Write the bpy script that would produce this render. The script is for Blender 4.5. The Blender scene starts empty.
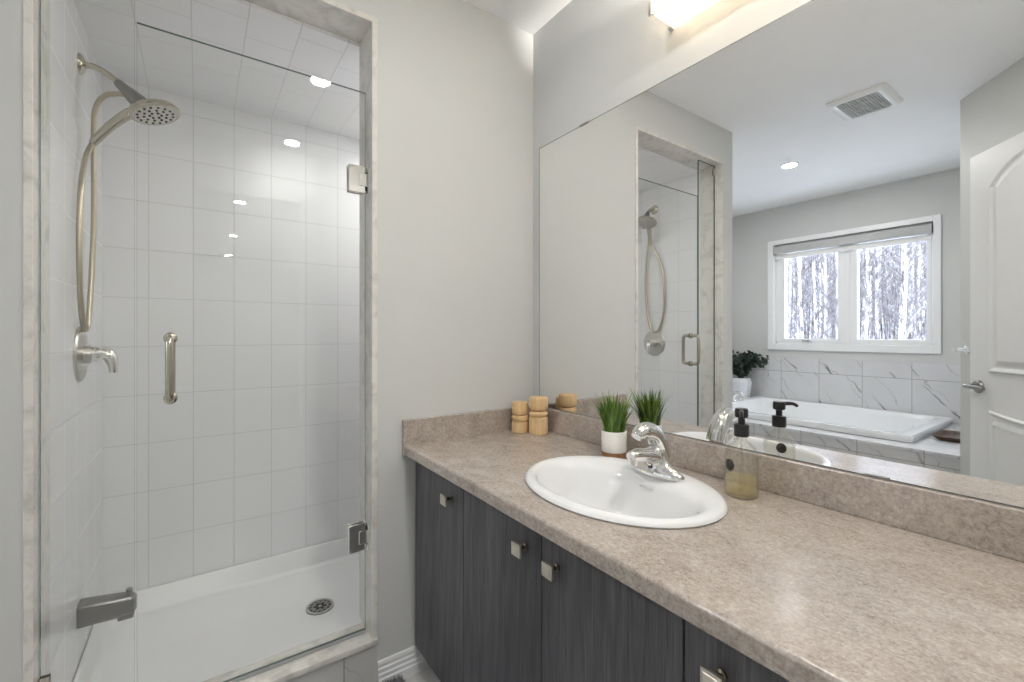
import bpy, bmesh, math, random
from mathutils import Vector, Matrix

random.seed(7)
R = math.radians
SC = bpy.context.scene
COL = SC.collection

# ------------------------------------------------------------------ camera
CAM_POS = Vector((-1.14797, -1.47333, 1.184))
YAW = 0.61417                      # from +y towards +x
F_PX, CX_PX, CY_PX = 443.886, 512.0, 333.735
cam_data = bpy.data.cameras.new('camera')
cam = bpy.data.objects.new('camera', cam_data)
COL.objects.link(cam)
cam_data.sensor_fit = 'HORIZONTAL'
cam_data.sensor_width = 36.0
cam_data.lens = 36.0 * F_PX / 1024.0
cam_data.shift_y = -(341.0 - CY_PX) / 1024.0
cam_data.clip_start = 0.02
cam_data.clip_end = 300
cam.location = CAM_POS
cam.rotation_euler = (R(90), 0, -YAW)
SC.camera = cam

# ------------------------------------------------------------------ colour management, world
SC.view_settings.view_transform = 'Standard'
SC.view_settings.look = 'None'
SC.view_settings.gamma = 1.0
SC.view_settings.use_curve_mapping = False
SC.view_settings.exposure = 0.68
SC.cycles.max_bounces = 14
SC.cycles.diffuse_bounces = 7
SC.cycles.glossy_bounces = 6
SC.cycles.transparent_max_bounces = 24
SC.cycles.sample_clamp_indirect = 6.0
SC.cycles.use_denoising = True

world = bpy.data.worlds.new('overcast_sky')
SC.world = world
world.use_nodes = True
wn = world.node_tree
bg = wn.nodes['Background']
bg.inputs['Color'].default_value = (0.80, 0.88, 1.0, 1)
bg.inputs['Strength'].default_value = 4.9

DOWNLIGHT_W = 9.0
HALL_W = 9.0
SCONCE_E = 820.0

# ------------------------------------------------------------------ node helpers
def newmat(name):
    m = bpy.data.materials.new(name)
    m.use_nodes = True
    nt = m.node_tree
    b = nt.nodes['Principled BSDF']
    return m, nt, b

def N(nt, typ, **kw):
    n = nt.nodes.new(typ)
    for k, v in kw.items():
        if k.startswith('i_'):
            n.inputs[int(k[2:])].default_value = v
        else:
            setattr(n, k, v)
    return n

def L(nt, a, b):
    nt.links.new(a, b)

def math_n(nt, op, a, b=None, clamp=False):
    n = nt.nodes.new('ShaderNodeMath'); n.operation = op; n.use_clamp = clamp
    for i, v in enumerate((a, b)):
        if v is None: continue
        if isinstance(v, (int, float)): n.inputs[i].default_value = v
        else: nt.links.new(v, n.inputs[i])
    return n.outputs[0]

def ramp(nt, fac, stops):
    r = nt.nodes.new('ShaderNodeValToRGB')
    el = r.color_ramp.elements
    while len(el) < len(stops): el.new(0.5)
    for e, (p, c) in zip(el, stops):
        e.position = p; e.color = (*c, 1) if len(c) == 3 else c
    nt.links.new(fac, r.inputs[0])
    return r.outputs[0]

def mixc(nt, fac, a, b):
    m = nt.nodes.new('ShaderNodeMix'); m.data_type = 'RGBA'
    for s, v in ((m.inputs[0], fac), (m.inputs[6], a), (m.inputs[7], b)):
        if isinstance(v, tuple): s.default_value = (*v, 1)
        elif isinstance(v, (int, float)): s.default_value = v
        else: nt.links.new(v, s)
    return m.outputs[2]

def noise(nt, vec, scale, detail=4, rough=0.55, dist=0.0):
    n = nt.nodes.new('ShaderNodeTexNoise')
    n.inputs['Scale'].default_value = scale; n.inputs['Detail'].default_value = detail
    n.inputs['Roughness'].default_value = rough; n.inputs['Distortion'].default_value = dist
    if vec is not None: nt.links.new(vec, n.inputs['Vector'])
    return n.outputs['Fac']

def mapping(nt, vec, scale=(1, 1, 1), rot=(0, 0, 0), loc=(0, 0, 0)):
    m = nt.nodes.new('ShaderNodeMapping')
    m.inputs['Scale'].default_value = scale; m.inputs['Rotation'].default_value = rot; m.inputs['Location'].default_value = loc
    nt.links.new(vec, m.inputs['Vector'])
    return m.outputs[0]

def bump(nt, b, height, strength=0.2, dist=0.002):
    n = nt.nodes.new('ShaderNodeBump')
    n.inputs['Strength'].default_value = strength; n.inputs['Distance'].default_value = dist
    nt.links.new(height, n.inputs['Height'])
    nt.links.new(n.outputs[0], b.inputs['Normal'])

def objco(nt):
    return nt.nodes.new('ShaderNodeTexCoord').outputs['Object']

def plain(name, color, rough=0.5, metal=0.0, spec=0.5, coat=0.0, noise_amt=0.03, noise_scale=30, bump_s=0.0):
    m, nt, b = newmat(name)
    co = objco(nt)
    f = noise(nt, co, noise_scale, 3)
    c1 = tuple(min(1, c * (1 + noise_amt)) for c in color); c0 = tuple(c * (1 - noise_amt) for c in color)
    L(nt, ramp(nt, f, [(0.3, c0), (0.7, c1)]), b.inputs['Base Color'])
    b.inputs['Roughness'].default_value = rough; b.inputs['Metallic'].default_value = metal
    b.inputs['Specular IOR Level'].default_value = spec
    b.inputs['Coat Weight'].default_value = coat
    if bump_s: bump(nt, b, f, bump_s, 0.001)
    return m

def grid_mask(nt, co, ax, size, off, grout, stagger=None):
    """grout mask (1 = grout) and a random number per tile"""
    sep = nt.nodes.new('ShaderNodeSeparateXYZ'); L(nt, co, sep.inputs[0])
    u = sep.outputs['XYZ'.index(ax[0])]; v = sep.outputs['XYZ'.index(ax[1])]
    uu = math_n(nt, 'DIVIDE', math_n(nt, 'SUBTRACT', u, off[0]), size[0])
    vv = math_n(nt, 'DIVIDE', math_n(nt, 'SUBTRACT', v, off[1]), size[1])
    iu = math_n(nt, 'FLOOR', uu)
    if stagger:
        sh = math_n(nt, 'MULTIPLY', iu, stagger)
        vv = math_n(nt, 'ADD', vv, sh)
    iv = math_n(nt, 'FLOOR', vv)
    fu = math_n(nt, 'SUBTRACT', uu, iu); fv = math_n(nt, 'SUBTRACT', vv, iv)
    du = math_n(nt, 'MULTIPLY', math_n(nt, 'MINIMUM', fu, math_n(nt, 'SUBTRACT', 1.0, fu)), size[0])
    dv = math_n(nt, 'MULTIPLY', math_n(nt, 'MINIMUM', fv, math_n(nt, 'SUBTRACT', 1.0, fv)), size[1])
    d = math_n(nt, 'MINIMUM', du, dv)
    mr = nt.nodes.new('ShaderNodeMapRange')
    mr.inputs['From Min'].default_value = grout * 0.5; mr.inputs['From Max'].default_value = grout * 0.5 + 0.0012
    mr.inputs['To Min'].default_value = 1; mr.inputs['To Max'].default_value = 0
    L(nt, d, mr.inputs[0])
    comb = nt.nodes.new('ShaderNodeCombineXYZ'); L(nt, iu, comb.inputs[0]); L(nt, iv, comb.inputs[1])
    wnz = nt.nodes.new('ShaderNodeTexWhiteNoise'); wnz.noise_dimensions = '3D'; L(nt, comb.outputs[0], wnz.inputs['Vector'])
    return mr.outputs[0], wnz

def tile_mat(name, ax, size, off, grout=0.002, stagger=None, base=(0.80, 0.80, 0.81), gcol=(0.60, 0.60, 0.60), rough=0.27):
    m, nt, b = newmat(name)
    co = objco(nt)
    g, wnz = grid_mask(nt, co, ax, size, off, grout, stagger)
    vary = ramp(nt, wnz.outputs['Value'], [(0, tuple(c * 0.98 for c in base)), (1, base)])
    L(nt, mixc(nt, g, vary, gcol), b.inputs['Base Color'])
    L(nt, math_n(nt, 'ADD', math_n(nt, 'MULTIPLY', g, 0.5), rough), b.inputs['Roughness'])
    wav = noise(nt, co, 9, 2)
    h = math_n(nt, 'SUBTRACT', math_n(nt, 'MULTIPLY', wav, 0.12), g)
    bump(nt, b, h, 0.35, 0.0015)
    return m

def marble_tile(name, ax, size, off, grout=0.003, base=(0.66, 0.66, 0.67), vein=(0.2, 0.19, 0.19), gcol=(0.28, 0.28, 0.28), amount=1.0, ang=0.75, rough=0.15):
    m, nt, b = newmat(name)
    co = objco(nt)
    g, wnz = grid_mask(nt, co, ax, size, off, grout)
    vec = nt.nodes.new('ShaderNodeVectorMath'); vec.operation = 'MULTIPLY_ADD'
    L(nt, wnz.outputs['Color'], vec.inputs[0]); vec.inputs[1].default_value = (3, 3, 3)
    L(nt, co, vec.inputs[2])
    def veins(scale, dist, width, rot):
        mp = mapping(nt, vec.outputs[0], rot=rot)
        w = nt.nodes.new('ShaderNodeTexWave'); w.wave_type = 'BANDS'; w.bands_direction = 'X'; w.wave_profile = 'SIN'
        w.inputs['Scale'].default_value = scale; w.inputs['Distortion'].default_value = dist
        w.inputs['Detail'].default_value = 4; w.inputs['Detail Scale'].default_value = 2.2; w.inputs['Detail Roughness'].default_value = 0.6
        L(nt, mp, w.inputs['Vector'])
        return ramp(nt, w.outputs['Fac'], [(0.0, (1, 1, 1)), (width, (0, 0, 0))])
    rot = (ang, 0, 0) if ax[0] == 'Y' else ((0, ang, 0) if ax[1] == 'Z' else (0, 0, ang))
    rot = tuple(r * 1.0 for r in rot)
    # bands run along the rotated axis of the tile plane
    axis_rot = {('Y', 'Z'): (R(38), 0, R(90)), ('X', 'Z'): (0, R(40), 0), ('X', 'Y'): (0, 0, R(40))}[(ax[0], ax[1])]
    v1 = veins(0.9, 2.2, 0.006, axis_rot)
    v2 = veins(1.6, 3.4, 0.004, axis_rot)
    brk = ramp(nt, noise(nt, vec.outputs[0], 5, 2), [(0.42, (0, 0, 0)), (0.6, (1, 1, 1))])
    vv = math_n(nt, 'MULTIPLY', math_n(nt, 'MAXIMUM', v1, math_n(nt, 'MULTIPLY', v2, 0.6)), brk)
    vv = math_n(nt, 'MULTIPLY', vv, amount)
    cloud = ramp(nt, noise(nt, vec.outputs[0], 4, 5), [(0.35, tuple(c * 0.93 for c in base)), (0.7, base)])
    c = mixc(nt, vv, cloud, vein)
    L(nt, mixc(nt, g, c, gcol), b.inputs['Base Color'])
    L(nt, math_n(nt, 'ADD', math_n(nt, 'MULTIPLY', g, 0.5), rough), b.inputs['Roughness'])
    bump(nt, b, math_n(nt, 'SUBTRACT', 1.0, g), 0.3, 0.001)
    return m

M = {}
M['wall'] = plain('wall_paint', (0.585, 0.588, 0.572), 0.55, noise_amt=0.01, noise_scale=6)
M['ceiling'] = plain('ceiling_paint', (0.92, 0.915, 0.915), 0.7, noise_amt=0.01, noise_scale=6)
M['trim'] = plain('white_trim_paint', (0.82, 0.82, 0.82), 0.35, noise_amt=0.01)
M['door'] = plain('white_door_paint', (0.78, 0.78, 0.775), 0.4, noise_amt=0.01)
TW, TH = 0.1503, 0.2
M['tile_back'] = tile_mat('white_wall_tile', ('X', 'Z'), (TW, TH), (-1.3185, 0.131))
M['tile_side'] = tile_mat('white_side_tile', ('Y', 'Z'), (TW, TH), (0.9, 0.131))
M['tile_ceiling'] = tile_mat('white_ceiling_tile', ('X', 'Y'), (TW, TH), (-1.3185, 0.9), stagger=0.5, base=(0.87, 0.87, 0.88))  # same tile as the walls, light put into a paler base for the dim ceiling
M['marble_tub'] = marble_tile('veined_marble_tile', ('Y', 'Z'), (0.3265, 0.4), (-0.084, 0.818))
M['marble_tub_x'] = marble_tile('veined_marble_end_tile', ('X', 'Z'), (0.3265, 0.4), (-3.55, 0.818))
M['marble_deck'] = marble_tile('veined_deck_tile', ('X', 'Y'), (0.3265, 0.3265), (-2.35, -0.084), base=(0.74, 0.74, 0.76))
M['marble_curb'] = marble_tile('curb_front_tile', ('X', 'Z'), (0.3265, 0.6), (-0.768, -0.2), base=(0.6, 0.6, 0.58), amount=0.8)
M['floor'] = marble_tile('floor_tile', ('X', 'Y'), (0.305, 0.305), (-0.47, -0.15), base=(0.55, 0.54, 0.52), vein=(0.42, 0.41, 0.42), gcol=(0.38, 0.38, 0.38), rough=0.25)

def marble_slab():
    m, nt, b = newmat('pale_marble_slab')
    co = objco(nt)
    f = noise(nt, co, 14, 6, 0.65, 0.8)
    c = ramp(nt, f, [(0.32, (0.55, 0.53, 0.49)), (0.5, (0.71, 0.685, 0.64)), (0.75, (0.77, 0.745, 0.70))])
    f2 = noise(nt, co, 60, 3, 0.6)
    L(nt, mixc(nt, ramp(nt, f2, [(0.6, (0, 0, 0)), (0.72, (0.35, 0.35, 0.35))]), c, (0.52, 0.51, 0.50)), b.inputs['Base Color'])
    b.inputs['Roughness'].default_value = 0.18
    return m
M['marble'] = marble_slab()

def laminate():
    m, nt, b = newmat('taupe_stone_laminate')
    co = objco(nt)
    st = mapping(nt, co, rot=(0, 0, R(20)), scale=(1.45, 1.0, 1.2))
    f1 = noise(nt, st, 95, 6, 0.72, 0.5)
    f2 = noise(nt, st, 14, 3, 0.5, 0.6)
    f3 = noise(nt, co, 260, 3, 0.6)
    f = math_n(nt, 'ADD', math_n(nt, 'MULTIPLY', f1, 0.50), math_n(nt, 'ADD', math_n(nt, 'MULTIPLY', f2, 0.22), math_n(nt, 'MULTIPLY', f3, 0.28)))
    c = ramp(nt, f, [(0.36, (0.215, 0.178, 0.158)), (0.46, (0.345, 0.293, 0.255)), (0.54, (0.43, 0.372, 0.325)), (0.64, (0.54, 0.485, 0.43))])
    L(nt, c, b.inputs['Base Color'])
    b.inputs['Roughness'].default_value = 0.17
    b.inputs['Specular IOR Level'].default_value = 0.75
    bump(nt, b, f3, 0.08, 0.0005)
    return m
M['laminate'] = laminate()

def dark_wood():
    m, nt, b = newmat('charcoal_woodgrain')
    co = objco(nt)
    st = mapping(nt, co, scale=(9, 9, 0.55))
    big = noise(nt, mapping(nt, co, scale=(3.2, 3.2, 0.5)), 2.2, 3, 0.5, 0.4)
    w = nt.nodes.new('ShaderNodeTexWave'); w.wave_type = 'BANDS'; w.bands_direction = 'DIAGONAL'
    w.inputs['Scale'].default_value = 1.6; w.inputs['Distortion'].default_value = 9.0
    w.inputs['Detail'].default_value = 3; w.inputs['Detail Scale'].default_value = 0.7
    L(nt, mapping(nt, co, scale=(9, 9, 0.75)), w.inputs['Vector'])
    f = noise(nt, mapping(nt, co, scale=(220, 220, 6)), 1.0, 4, 0.7)
    mixv = math_n(nt, 'ADD', math_n(nt, 'MULTIPLY', w.outputs['Fac'], 0.05), math_n(nt, 'ADD', math_n(nt, 'MULTIPLY', f, 0.60), math_n(nt, 'MULTIPLY', big, 0.35)))
    c = ramp(nt, mixv, [(0.34, (0.024, 0.023, 0.025)), (0.49, (0.072, 0.069, 0.072)), (0.66, (0.135, 0.130, 0.134))])
    L(nt, c, b.inputs['Base Color'])
    b.inputs['Roughness'].default_value = 0.45
    bump(nt, b, f, 0.15, 0.0005)
    return m
M['darkwood'] = dark_wood()
M['kick'] = plain('black_toe_kick', (0.03, 0.03, 0.032), 0.6)

M['chrome'] = plain('polished_chrome', (0.83, 0.82, 0.80), 0.06, 1.0, noise_amt=0.01)
M['nickel'] = plain('warm_polished_nickel', (0.55, 0.51, 0.42), 0.18, 1.0, noise_amt=0.02)
M['hose'] = plain('nickel_hose', (0.50, 0.45, 0.35), 0.32, 1.0, noise_amt=0.05, noise_scale=200)
M['satin'] = plain('satin_nickel', (0.62, 0.60, 0.56), 0.32, 1.0, noise_amt=0.02)
M['darknickel'] = plain('dark_satin_nickel', (0.30, 0.29, 0.28), 0.32, 1.0, noise_amt=0.02)
M['oldbrass'] = plain('dark_bronze_stem', (0.16, 0.14, 0.11), 0.35, 1.0)
M['knob'] = plain('brushed_champagne_knob', (0.74, 0.70, 0.62), 0.34, 1.0, noise_amt=0.03, noise_scale=120)
M['ceramic'] = plain('white_vitreous_china', (0.78, 0.78, 0.78), 0.07, coat=0.3, noise_amt=0.004)
M['acrylic'] = plain('white_acrylic', (0.80, 0.81, 0.82), 0.14, noise_amt=0.006)
M['pan'] = plain('white_shower_acrylic', (0.80, 0.80, 0.805), 0.22, noise_amt=0.008)
M['black'] = plain('black_plastic', (0.012, 0.012, 0.012), 0.28)
M['gasket'] = plain('dark_gasket', (0.03, 0.03, 0.03), 0.5)
M['seal'] = plain('grey_clear_seal', (0.40, 0.41, 0.41), 0.3)
M['edge_grey'] = plain('grey_mirror_edge', (0.16, 0.17, 0.165), 0.3)
M['sticker'] = plain('black_sticker', (0.02, 0.017, 0.015), 0.4)
M['plaster'] = plain('matte_white_stoneware', (0.78, 0.75, 0.70), 0.5, noise_amt=0.02)
M['rawclay'] = plain('brown_clay_base', (0.30, 0.145, 0.065), 0.7, noise_amt=0.12, noise_scale=60)
M['soil'] = plain('dark_soil', (0.03, 0.022, 0.015), 0.9, noise_amt=0.4, noise_scale=120)
M['whitepot'] = plain('white_ceramic_planter', (0.74, 0.76, 0.80), 0.4, noise_amt=0.02)
M['blind'] = plain('grey_blind_cassette', (0.46, 0.46, 0.46), 0.55, noise_amt=0.03)
M['blindfabric'] = plain('pale_blind_fabric', (0.78, 0.78, 0.77), 0.8, noise_amt=0.03)
M['vinyl'] = plain('white_window_vinyl', (0.82, 0.82, 0.83), 0.3, noise_amt=0.005)
M['ventdark'] = plain('grey_vent_grille', (0.60, 0.60, 0.60), 0.6, noise_amt=0.03)
M['tray'] = plain('brown_wood_tray', (0.085, 0.05, 0.032), 0.5, noise_amt=0.25, noise_scale=40)
M['snow'] = plain('snow', (0.72, 0.74, 0.78), 0.8, noise_amt=0.06, noise_scale=0.4)
M['matpile'] = plain('grey_shag', (0.30, 0.29, 0.31), 0.95, noise_amt=0.35, noise_scale=160)

def pale_wood():
    m, nt, b = newmat('pale_turned_wood')
    co = objco(nt)
    f = noise(nt, mapping(nt, co, scale=(90, 90, 9)), 1.0, 4, 0.6, 0.3)
    f2 = noise(nt, mapping(nt, co, scale=(20, 20, 3)), 1.0, 2)
    L(nt, ramp(nt, math_n(nt, 'ADD', math_n(nt, 'MULTIPLY', f, 0.6), math_n(nt, 'MULTIPLY', f2, 0.4)),
               [(0.3, (0.52, 0.33, 0.155)), (0.5, (0.66, 0.455, 0.235)), (0.7, (0.76, 0.56, 0.33))]), b.inputs['Base Color'])
    b.inputs['Roughness'].default_value = 0.5
    return m
M['palewood'] = pale_wood()

def leafmat(name, stops, scale):
    m, nt, b = newmat(name)
    geo = nt.nodes.new('ShaderNodeNewGeometry')
    f = noise(nt, objco(nt), scale, 2)
    f = math_n(nt, 'ADD', math_n(nt, 'MULTIPLY', geo.outputs['Random Per Island'], 0.65), math_n(nt, 'MULTIPLY', f, 0.35))
    L(nt, ramp(nt, f, stops), b.inputs['Base Color'])
    b.inputs['Roughness'].default_value = 0.45
    return m
M['grass'] = leafmat('green_plastic_grass', [(0.15, (0.018, 0.05, 0.008)), (0.42, (0.06, 0.14, 0.015)), (0.72, (0.20, 0.32, 0.04)), (0.95, (0.40, 0.49, 0.09))], 25)
M['eucalyptus'] = leafmat('dark_eucalyptus_leaf', [(0.2, (0.018, 0.035, 0.025)), (0.8, (0.055, 0.085, 0.06))], 10)

def glass_mat(name, tint, ior=1.45, rough=0.0):
    m = bpy.data.materials.new(name); m.use_nodes = True
    nt = m.node_tree; nt.nodes.clear()
    out = nt.nodes.new('ShaderNodeOutputMaterial')
    tr = nt.nodes.new('ShaderNodeBsdfTransparent'); tr.inputs[0].default_value = (*tint, 1)
    gl = nt.nodes.new('ShaderNodeBsdfGlossy'); gl.inputs['Roughness'].default_value = rough
    fr = nt.nodes.new('ShaderNodeFresnel'); fr.inputs[0].default_value = ior
    # the same fresnel on both sides of the pane
    geo = nt.nodes.new('ShaderNodeNewGeometry')
    fr2 = nt.nodes.new('ShaderNodeFresnel'); fr2.inputs[0].default_value = 1.0 / ior
    lw = nt.nodes.new('ShaderNodeLayerWeight'); lw.inputs[0].default_value = 0.5
    p5 = math_n(nt, 'POWER', lw.outputs['Facing'], 5.0)
    fac = math_n(nt, 'ADD', math_n(nt, 'MULTIPLY', p5, 0.85), 0.038, True)
    mx = nt.nodes.new('ShaderNodeMixShader')
    L(nt, fac, mx.inputs[0]); L(nt, tr.outputs[0], mx.inputs[1]); L(nt, gl.outputs[0], mx.inputs[2])
    L(nt, mx.outputs[0], out.inputs[0])
    return m
M['glass'] = glass_mat('clear_shower_glass', (0.982, 0.988, 0.980))
M['window_glass'] = glass_mat('window_glass', (0.97, 0.98, 0.98))
M['bottle_glass'] = glass_mat('bottle_glass', (0.965, 0.965, 0.95))
M['soap'] = glass_mat('pale_yellow_soap', (0.975, 0.95, 0.82))
def soap_refraction_tint():  # pale diffuse and translucent share stands in for light refracted in the liquid
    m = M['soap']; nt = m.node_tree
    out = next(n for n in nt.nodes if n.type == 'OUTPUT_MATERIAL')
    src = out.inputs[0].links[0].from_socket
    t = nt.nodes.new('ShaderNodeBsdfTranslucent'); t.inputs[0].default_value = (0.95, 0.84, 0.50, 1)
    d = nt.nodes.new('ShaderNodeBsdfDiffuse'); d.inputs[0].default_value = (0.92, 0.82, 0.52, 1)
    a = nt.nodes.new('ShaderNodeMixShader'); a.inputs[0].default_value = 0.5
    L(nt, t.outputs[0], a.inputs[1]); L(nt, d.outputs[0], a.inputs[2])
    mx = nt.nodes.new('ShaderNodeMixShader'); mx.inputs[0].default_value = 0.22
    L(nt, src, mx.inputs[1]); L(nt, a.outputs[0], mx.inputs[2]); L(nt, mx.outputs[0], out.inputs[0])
soap_refraction_tint()
M['glass_edge'] = plain('green_glass_edge', (0.10, 0.16, 0.14), 0.15, noise_amt=0.02)

def mirror_mat():
    m, nt, b = newmat('silvered_mirror')
    f = noise(nt, objco(nt), 3, 2)
    L(nt, ramp(nt, f, [(0.3, (0.925, 0.93, 0.928)), (0.7, (0.93, 0.935, 0.932))]), b.inputs['Base Color'])
    b.inputs['Metallic'].default_value = 1; b.inputs['Roughness'].default_value = 0.0
    return m
M['mirror'] = mirror_mat()

def emit(name, color, strength):
    m = bpy.data.materials.new(name); m.use_nodes = True
    nt = m.node_tree; nt.nodes.clear()
    out = nt.nodes.new('ShaderNodeOutputMaterial'); e = nt.nodes.new('ShaderNodeEmission')
    e.inputs[0].default_value = (*color, 1); e.inputs[1].default_value = strength
    L(nt, e.outputs[0], out.inputs[0])
    return m
M['lens'] = emit('lit_downlight_lens', (1.0, 0.97, 0.92), 9.0)
M['tube'] = emit('lit_lamp_globe', (1.0, 0.97, 0.92), SCONCE_E)

def frosted():
    m = bpy.data.materials.new('frosted_cream_glass'); m.use_nodes = True
    nt = m.node_tree; nt.nodes.clear()
    out = nt.nodes.new('ShaderNodeOutputMaterial')
    t = nt.nodes.new('ShaderNodeBsdfTranslucent'); t.inputs[0].default_value = (0.80, 0.745, 0.66, 1)
    d = nt.nodes.new('ShaderNodeBsdfDiffuse'); d.inputs[0].default_value = (0.9, 0.85, 0.76, 1)
    mx = nt.nodes.new('ShaderNodeMixShader'); mx.inputs[0].default_value = 0.35
    L(nt, t.outputs[0], mx.inputs[1]); L(nt, d.outputs[0], mx.inputs[2])
    tp = nt.nodes.new('ShaderNodeBsdfTransparent'); tp.inputs[0].default_value = (1.0, 0.95, 0.86, 1)
    m2 = nt.nodes.new('ShaderNodeMixShader'); m2.inputs[0].default_value = 0.0
    L(nt, mx.outputs[0], m2.inputs[1]); L(nt, tp.outputs[0], m2.inputs[2]); L(nt, m2.outputs[0], out.inputs[0])
    return m
M['frosted'] = frosted()

def birch():
    m, nt, b = newmat('birch_bark')
    co = objco(nt)
    f = noise(nt, mapping(nt, co, scale=(2.5, 2.5, 1.2)), 2.0, 4, 0.6)
    L(nt, ramp(nt, f, [(0.38, (0.05, 0.045, 0.047)), (0.46, (0.28, 0.265, 0.275)), (0.58, (0.56, 0.54, 0.56))]), b.inputs['Base Color'])
    b.inputs['Roughness'].default_value = 0.9
    return m
M['birch'] = birch()
M['twig'] = plain('bare_twig_bark', (0.13, 0.115, 0.12), 0.9, noise_amt=0.3, noise_scale=3)

# ------------------------------------------------------------------ mesh helpers
def BM(): return bmesh.new()

def link_mesh(name, bm, mats, origin=None, parent=None, smooth=None):
    bmesh.ops.recalc_face_normals(bm, faces=bm.faces[:])
    if origin is not None:
        bmesh.ops.translate(bm, verts=bm.verts[:], vec=-Vector(origin))
    me = bpy.data.meshes.new(name)
    bm.to_mesh(me); bm.free()
    for m in (mats if isinstance(mats, (list, tuple)) else [mats]): me.materials.append(m)
    if smooth is not None:
        for p in me.polygons: p.use_smooth = True
        me.set_sharp_from_angle(angle=R(smooth))
    o = bpy.data.objects.new(name, me)
    COL.objects.link(o)
    if parent is not None:
        o.parent = parent
    elif origin is not None:
        o.location = origin
    return o

def wpos(o):
    p = Vector((0, 0, 0))
    while o is not None:
        p += o.location; o = o.parent
    return p

def root(name, loc, label, cat, group=None):
    o = bpy.data.objects.new(name, None)
    o.empty_display_size = 0.05
    COL.objects.link(o)
    o.location = loc
    o['label'] = label; o['category'] = cat
    if group: o['group'] = group
    return o

def part(name, bm, mats, parent, smooth=None, label=None):
    """bm is in world coordinates; parent is an unrotated thing or part"""
    o = link_mesh(name, bm, mats, wpos(parent), parent, smooth)
    if label: o['label'] = label
    return o

def struct(name, bm, mats, smooth=None, label=None):
    o = link_mesh(name, bm, mats, None, None, smooth)
    o['kind'] = 'structure'
    if label: o['label'] = label
    return o

def box(bm, lo, hi, bev=0.0, seg=2, mat=0):
    lo, hi = Vector(lo), Vector(hi)
    r = bmesh.ops.create_cube(bm, size=1)
    vs = r['verts']
    c = (lo + hi) / 2; s = hi - lo
    for v in vs: v.co = Vector((c.x + v.co.x * s.x, c.y + v.co.y * s.y, c.z + v.co.z * s.z))
    fs = list({f for v in vs for f in v.link_faces})
    for f in fs: f.material_index = mat
    if bev:
        es = list({e for v in vs for e in v.link_edges})
        bmesh.ops.bevel(bm, geom=es, offset=bev, segments=seg, affect='EDGES', profile=0.5)
    return vs

def lathe(bm, prof, center=(0, 0, 0), axis=(0, 0, 1), n=32, mat=0, caps=True, sq=1.0):
    """prof = [(r, h)...]; closed with caps at the ends when r > 0"""
    axis = Vector(axis).normalized()
    q = Vector((0, 0, 1)).rotation_difference(axis).to_matrix()
    c = Vector(center)
    rings = []
    for r, h in prof:
        if r < 1e-6:
            rings.append([bm.verts.new(c + q @ Vector((0, 0, h)))])
        else:
            rings.append([bm.verts.new(c + q @ Vector((r * math.cos(2 * math.pi * i / n), sq * r * math.sin(2 * math.pi * i / n), h))) for i in range(n)])
    fs = []
    for a, b in zip(rings, rings[1:]):
        if len(a) == 1 and len(b) == 1: continue
        for i in range(n):
            j = (i + 1) % n
            if len(a) == 1: fs.append(bm.faces.new((a[0], b[i], b[j])))
            elif len(b) == 1: fs.append(bm.faces.new((a[i], b[0], a[j])))
            else: fs.append(bm.faces.new((a[i], b[i], b[j], a[j])))
    if caps:
        for rg in (rings[0], rings[-1]):
            if len(rg) > 2: fs.append(bm.faces.new(rg))
    for f in fs: f.material_index = mat
    return rings

def smooth_path(pts, sub=6):
    pts = [Vector(p) for p in pts]
    out = []
    n = len(pts)
    for i in range(n - 1):
        p0 = pts[max(i - 1, 0)]; p1 = pts[i]; p2 = pts[i + 1]; p3 = pts[min(i + 2, n - 1)]
        for k in range(sub):
            t = k / sub
            out.append(0.5 * ((2 * p1) + (-p0 + p2) * t + (2 * p0 - 5 * p1 + 4 * p2 - p3) * t * t + (-p0 + 3 * p1 - 3 * p2 + p3) * t ** 3))
    out.append(pts[-1])
    return out

def tube(bm, pts, rad, n=12, mat=0, flat=None, closed=False, caps=True, up=None):
    """rad: number or list; flat: (w, h) multipliers list or pair for elliptical sections"""
    pts = [Vector(p) for p in pts]
    m = len(pts)
    rads = rad if isinstance(rad, (list, tuple)) else [rad] * m
    if len(rads) != m:
        k = len(rads)
        rads = [rads[min(int(i * (k - 1) / (m - 1)), k - 2)] * (1 - ((i * (k - 1) / (m - 1)) - min(int(i * (k - 1) / (m - 1)), k - 2))) +
                rads[min(int(i * (k - 1) / (m - 1)), k - 2) + 1] * ((i * (k - 1) / (m - 1)) - min(int(i * (k - 1) / (m - 1)), k - 2)) for i in range(m)]
    rings = []
    t0 = (pts[1] - pts[0]).normalized()
    nrm = Vector(up) if up else (Vector((0, 0, 1)) if abs(t0.z) < 0.9 else Vector((1, 0, 0)))
    nrm = (nrm - t0 * nrm.dot(t0)).normalized()
    for i in range(m):
        if closed: t = (pts[(i + 1) % m] - pts[i - 1]).normalized()
        elif i == 0: t = (pts[1] - pts[0]).normalized()
        elif i == m - 1: t = (pts[-1] - pts[-2]).normalized()
        else: t = (pts[i + 1] - pts[i - 1]).normalized()
        nrm = (nrm - t * nrm.dot(t)).normalized()
        bi = t.cross(nrm)
        fw, fh = flat if flat else (1, 1)
        rings.append([bm.verts.new(pts[i] + (bi * fw * math.cos(2 * math.pi * k / n) + nrm * fh * math.sin(2 * math.pi * k / n)) * rads[i]) for k in range(n)])
    rng = range(m) if closed else range(m - 1)
    for i in rng:
        a, b = rings[i], rings[(i + 1) % m]
        for k in range(n):
            j = (k + 1) % n
            f = bm.faces.new((a[k], a[j], b[j], b[k])); f.material_index = mat
    if caps and not closed:
        for rg in (rings[0], rings[-1]):
            f = bm.faces.new(rg); f.material_index = mat
    return rings

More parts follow.
